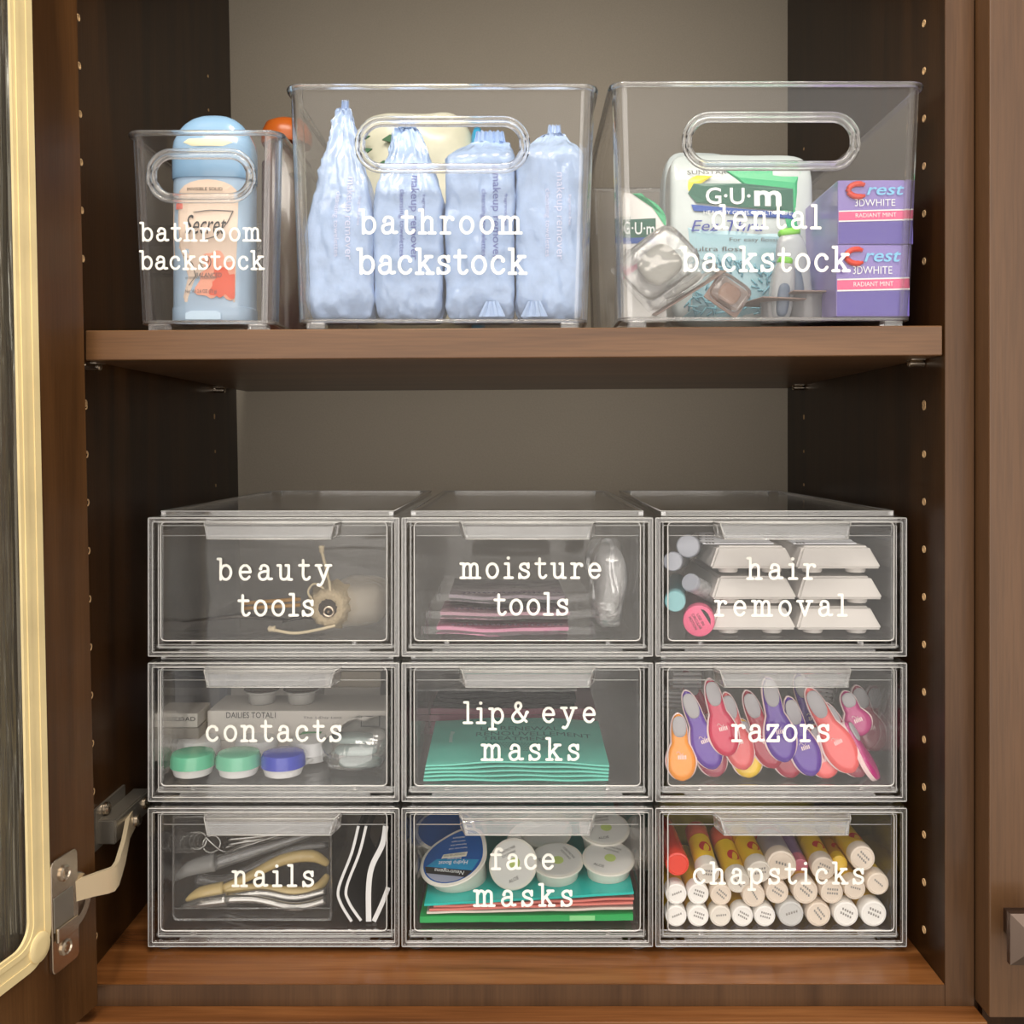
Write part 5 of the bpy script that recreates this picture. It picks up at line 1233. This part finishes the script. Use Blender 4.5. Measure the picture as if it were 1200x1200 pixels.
def pod(lab, px, py, Y, r_=.0185, tilt=.35, rz=0, ry=0, lidm=None, hgt=.016, prints=True, drop=False, grp='round mask pods'):
    """px, py: centre of the lid"""
    c = P(px, py, Y); R3 = Matrix.Rotation(ry, 3, 'Y') @ Matrix.Rotation(tilt, 3, 'X') @ Matrix.Rotation(rz, 3, 'Z')
    base = c-R3 @ Vector((0, 0, hgt)); t = thing('mask_pod', lab, 'mask pod', base, R3.to_euler(), grp)
    def shape(x, y):
        if not drop: return x, y
        a = math.atan2(y, x); k = 1+.30*max(0, math.cos(a-1.1))**6; return x*k*1.0, y*k*.92
    def lat(prof, cap=True, seg=40):
        bm = bmesh.new(); lathe(bm, prof, seg, cap=cap)
        for v in bm.verts: v.co.x, v.co.y = shape(v.co.x, v.co.y)
        return bm
    put('cup', lat([(r_*.60, 0), (r_*.74, .001), (r_*.82, hgt*.5), (r_*.87, hgt-.0018)]), PODC, t, smooth=True)
    put('rim', lat([(r_*.87, hgt-.0018), (r_, hgt-.0016), (r_*1.01, hgt-.0006), (r_*.99, hgt), (r_*.90, hgt+.0002), (r_*.88, hgt-.0004)], cap=False), PODC, t, smooth=True)
    lid = put('lid_film', lat([(r_*.90, hgt-.0003), (r_*.90, hgt+.0003), (.0001, hgt+.0002)], cap=False), lidm or LIDF, t)
    if prints:
        bm = bmesh.new(); lathe(bm, [(r_*.22, 0), (.0001, .0001)], 18, M=Matrix.Translation((.001, -.001, hgt+.0006)), cap=False); put('emblem', bm, GRN, t)
        tw3 = lambda p: Vector((p.x, p.z, hgt+.0007))
        text(t, 'ALOE', r_*.42, r_*.13, (-r_*.45, 0, -r_*.42), INK, rot=(0, .5, 0), warp=tw3); text(t, 'HYDRATING MASK', r_*.75, r_*.10, (r_*.25, 0, r_*.52), INK, rot=(0, .5, 0), warp=tw3)
        text(t, 'SOOTHING', r_*.6, r_*.09, (r_*.18, 0, r_*.36), INK, rot=(0, .5, 0), warp=tw3)
    return t, hgt, r_
pod('white mask pod at the right front of the face masks drawer', 713, 1005, .684, .0182, .27, .1, hgt=.020)
pod('white mask pod in the middle, facing up beside the right front one', 653, 1007, .684, .0182, .28, -.5, hgt=.020)
pod('white mask pod tipped on its side, beside the blue tub', 601, 1012, .680, .0170, .95, .6, -.35)
pod('white mask pod lying between the tipped one and the middle one', 622, 992, .715, .0180, .9, .2, .3, prints=False)
pod('white mask pod at the back right, lid towards the front', 708, 970, .712, .0185, .30, .7, hgt=.020)
pod('white mask pod at the back middle below the pull', 640, 972, .722, .0190, .35, .4, prints=False)
pod('white mask pod at the very right edge of the back row', 738, 988, .728, .0160, .4, 0, prints=False)
BLUEL = gloss('deep_blue_lid', (14, 84, 160), .25, coat=.5)
pod('mask tub with a dark blue lid at the back left', 522, 972, .720, .022, .35, .2, lidm=BLUEL, prints=False, grp='blue lidded mask tubs', hgt=.018)
tb, hg_, rb = pod('large mask tub with a blue teardrop lid, tilted forward at left', 531, 1007, .684, .0240, .42, -.12, -.28, lidm=BLUEL, prints=False, drop=True, grp='blue lidded mask tubs', hgt=.024)
twb = lambda p: Vector((p.x, p.z, hg_+.0010))
def liddecal(poly, m_, off, nm): 
    bm = bmesh.new(); bm.faces.new([bm.verts.new((x, y, hg_+off)) for x, y in poly]); put(nm, bm, m_, tb)
cc, ss = math.cos, math.sin
liddecal([(rb*.86*cc(a), rb*.80*ss(a)) for a in [math.radians(200+k*10) for k in range(12)]], gloss('silver_lid_edge', (150, 156, 176), .3), .0004, 'lid_base')
liddecal([(-rb*.84, -rb*.10), (-rb*.78, -rb*.34), (rb*.42, -rb*.74), (rb*.62, -rb*.56)], BLACK, .0006, 'name_band')
liddecal([(-rb*.30, rb*.22), (-rb*.36, rb*.08), (rb*.40, rb*.00), (rb*.44, rb*.16)], gloss('cream_band_print', (226, 224, 206), .5), .0006, 'cream_band')
liddecal([(-rb*.80, -.1*rb), (rb*.60, -rb*.54), (rb*.80, -rb*.2), (rb*.4, -rb*.1), (-rb*.5, rb*.1)], gloss('cyan_lid', (24, 140, 190), .25, coat=.4), .0005, 'cyan_fade')
text(tb, 'Neutrogena', rb*.95, rb*.17, (-rb*.08, 0, -rb*.43), WI, rot=(0, PI+.32, 0), warp=twb)
text(tb, 'Hydro Boost', rb*.90, rb*.18, (rb*.02, 0, -rb*.14), WI, rot=(0, PI+.18, 0), warp=twb)
text(tb, 'hydrating', rb*.42, rb*.12, (rb*.05, 0, -rb*.0), WI, rot=(0, PI+.14, 0), warp=twb)
text(tb, 'OVERNIGHT GEL MASK', rb*.66, rb*.07, (rb*.04, 0, rb*.115), INK, rot=(0, PI+.1, 0), warp=twb)
for k in range(4): text(tb, ('hyaluronic acid', 'hydrated skin', 'smooth supple', 'moisture')[k], rb*(.55-.06*k), rb*.07, (rb*.14, 0, rb*(.34+.13*k)), WI, rot=(0, PI+.1, 0), warp=twb)

# chapsticks
CREAM = gloss('cream_tube_base', (234, 228, 218), .35, sub=.1); WHT = gloss('white_tube_base', (246, 244, 240), .3); YEL = gloss('yellow_label', (240, 200, 40), .3, coat=.3); REDM = gloss('red_seal_print', (200, 50, 46), .4); REDC = gloss('red_balm_cap', (232, 66, 46), .25, coat=.4); PEACH = gloss('peach_base', (232, 218, 202), .35); GREYB = gloss('grey_balm_base', (206, 206, 204), .35)
SILV = gloss('silver_label', (186, 180, 190), .3, metal=.3); ROSE = gloss('rose_label', (206, 120, 140), .35); REDL = gloss('red_label', (206, 60, 60), .35)
s0 = .6595/F
def balm(lab, px, py, rpx, base, body, px2=None, py2=None, Y=.6585, Y2=.726, seal=True, stamp=True, top=None):
    r_ = rpx*s0; a = P(px, py, Y)
    bb = Vector((a.x, Y2, a.z)) if px2 is None else P(px2, py2, Y2)
    d_ = (bb-a); L_ = min(d_.length, .075); q_ = d_.to_track_quat('Z', 'Y'); t = thing('lip_balm', lab, 'lip balm', a, q_.to_euler(), 'lip balm tubes in the chapsticks drawer')
    bm = bmesh.new(); lathe(bm, [(.0001, .0004), (r_*.78, .0004), (r_*.82, 0), (r_*.95, .0003), (r_, .0015), (r_, .0095)], 28, cap=False); put('base', bm, base, t, smooth=True)
    bm = bmesh.new(); lathe(bm, [(r_*.97, .0096), (r_*.97, L_*.68)], 28); put('label_sleeve', bm, body, t, smooth=True)
    bm = bmesh.new(); lathe(bm, [(r_, L_*.68+.0001), (r_, L_*.96), (r_*.85, L_), (.0001, L_)], 28, cap=False); put('cap', bm, top or body, t, smooth=True)
    if seal and px2 is not None:
        R = t.rotation_euler.to_matrix().inverted(); up = (R @ Vector((0, -.35, .95))); th = math.atan2(up.y, up.x)
        bm = bmesh.new(); g = []
        for k in range(20):
            u_, w_ = math.cos(2*PI*k/20), math.sin(2*PI*k/20); aa = th+.15+u_*.55; g.append(bm.verts.new((r_*1.0*math.cos(aa), r_*1.0*math.sin(aa), .020+w_*.0055)))
        bm.faces.new(g); put('seal_print', bm, REDM, t)
    if stamp:
        bm = bmesh.new(); random.seed(int(px)); n_ = random.choice((2, 2, 1)); ang_ = random.uniform(-1.2, .4)
        for j in range(n_):
            for k in range(5):
                x, z = (k-2)*r_*.20, (j-.5*(n_-1))*r_*.34; X, Z = x*math.cos(ang_)-z*math.sin(ang_), x*math.sin(ang_)+z*math.cos(ang_)
                w0_ = [parent_rot(t, X+dx, Z+dz, 0, 0, 0) for dx, dz in ((0, 0), (r_*.12, 0), (r_*.12, r_*.18), (0, r_*.18))]
                bm.faces.new([bm.verts.new((u_, v_, .0002)) for u_, v_ in w0_])
        put('date_stamp', bm, gloss('stamp_grey', (150, 146, 142), .6), t)
ords = ('first', 'second', 'third', 'fourth', 'fifth', 'sixth', 'seventh', 'eighth', 'ninth')
for k, (px, rp, m_) in enumerate(((792.5, 12.6, WHT), (818.5, 12.6, WHT), (844.5, 12.6, CREAM), (870.5, 12.6, WHT), (896.5, 12.6, WHT), (927, 15.2, GREYB), (959.5, 14.6, PEACH), (991.5, 15, WHT), (1024, 15.4, WHT))):
    balm('%s lip balm from the left in the bottom row of the pile' % ords[k], px, 1086.5-rp, rp, m_, YEL)
for k, (px, py, rp, m_) in enumerate(((792.5, 1048, 12.6, WHT), (818.5, 1048, 12.6, WHT), (845, 1049, 12.6, PEACH), (883.5, 1050, 13.6, PEACH), (911, 1046, 13.6, PEACH), (944, 1045, 15.0, PEACH), (975, 1046, 13.6, PEACH), (1002, 1042, 12.8, PEACH), (1029, 1036, 13.4, PEACH))):
    balm('%s lip balm from the left in the middle row of the pile' % ords[k], px, py, rp, m_, YEL, Y=.6590)
balm('lip balm with a round red cap facing forward, top left', 794, 1013, 14, REDC, REDC, Y=.6595, stamp=False)
balm('yellow lip balm lying on top, steepest, first right of the red cap', 830, 1024, 13.6, CREAM, YEL, 815, 972, .661, .712, top=gloss('orange_red_cap', (224, 112, 84), .3))
balm('yellow lip balm on top with orange cap, second right of the red cap', 866, 1035, 13.6, CREAM, YEL, 842, 976, .660, .715, top=MATS['orange_red_cap'])
balm('yellow lip balm on top, third right of the red cap', 890, 1022, 14.2, CREAM, YEL, 866, 974, .661, .716)
balm('silver and red lip balm on top, thickest', 916, 1014, 17.5, PEACH, SILV, 896, 976, .661, .722, top=REDL, seal=False)
balm('slim rose lip balm lying beside the silver and red one', 938, 1016, 10, ROSE, gloss('mauve_label', (140, 116, 150), .35), 918, 975, .672, .722, seal=False, stamp=False)
balm('yellow lip balm on top, right of the slim rose one', 965, 1018, 14.2, PEACH, YEL, 944, 978, .661, .716)
balm('thin yellow lip balm squeezed between two thicker ones on top', 984, 1012, 9.5, YEL, gloss('amber_label', (206, 150, 30), .3), 968, 982, .672, .724, stamp=False)
balm('yellow lip balm on top at the right end of the pile', 1011, 1006, 14.8, PEACH, YEL, 984, 973, .661, .716)
t = thing('yellow_pouch', 'crumpled yellow pouch lining the back of the chapsticks drawer', 'pouch', (UX[2], .800, f+.0012))
put('film', soft(.128, .060, .058, 16, 4, lambda v: v+Vector((0, noise.noise(v*50)*.006, noise.noise(v*40)*.005*(v.z > .01)))), gloss('olive_yellow_film', (176, 160, 60), .3, noise_c=.25, bscale=40, coat=.4), t, smooth=2)
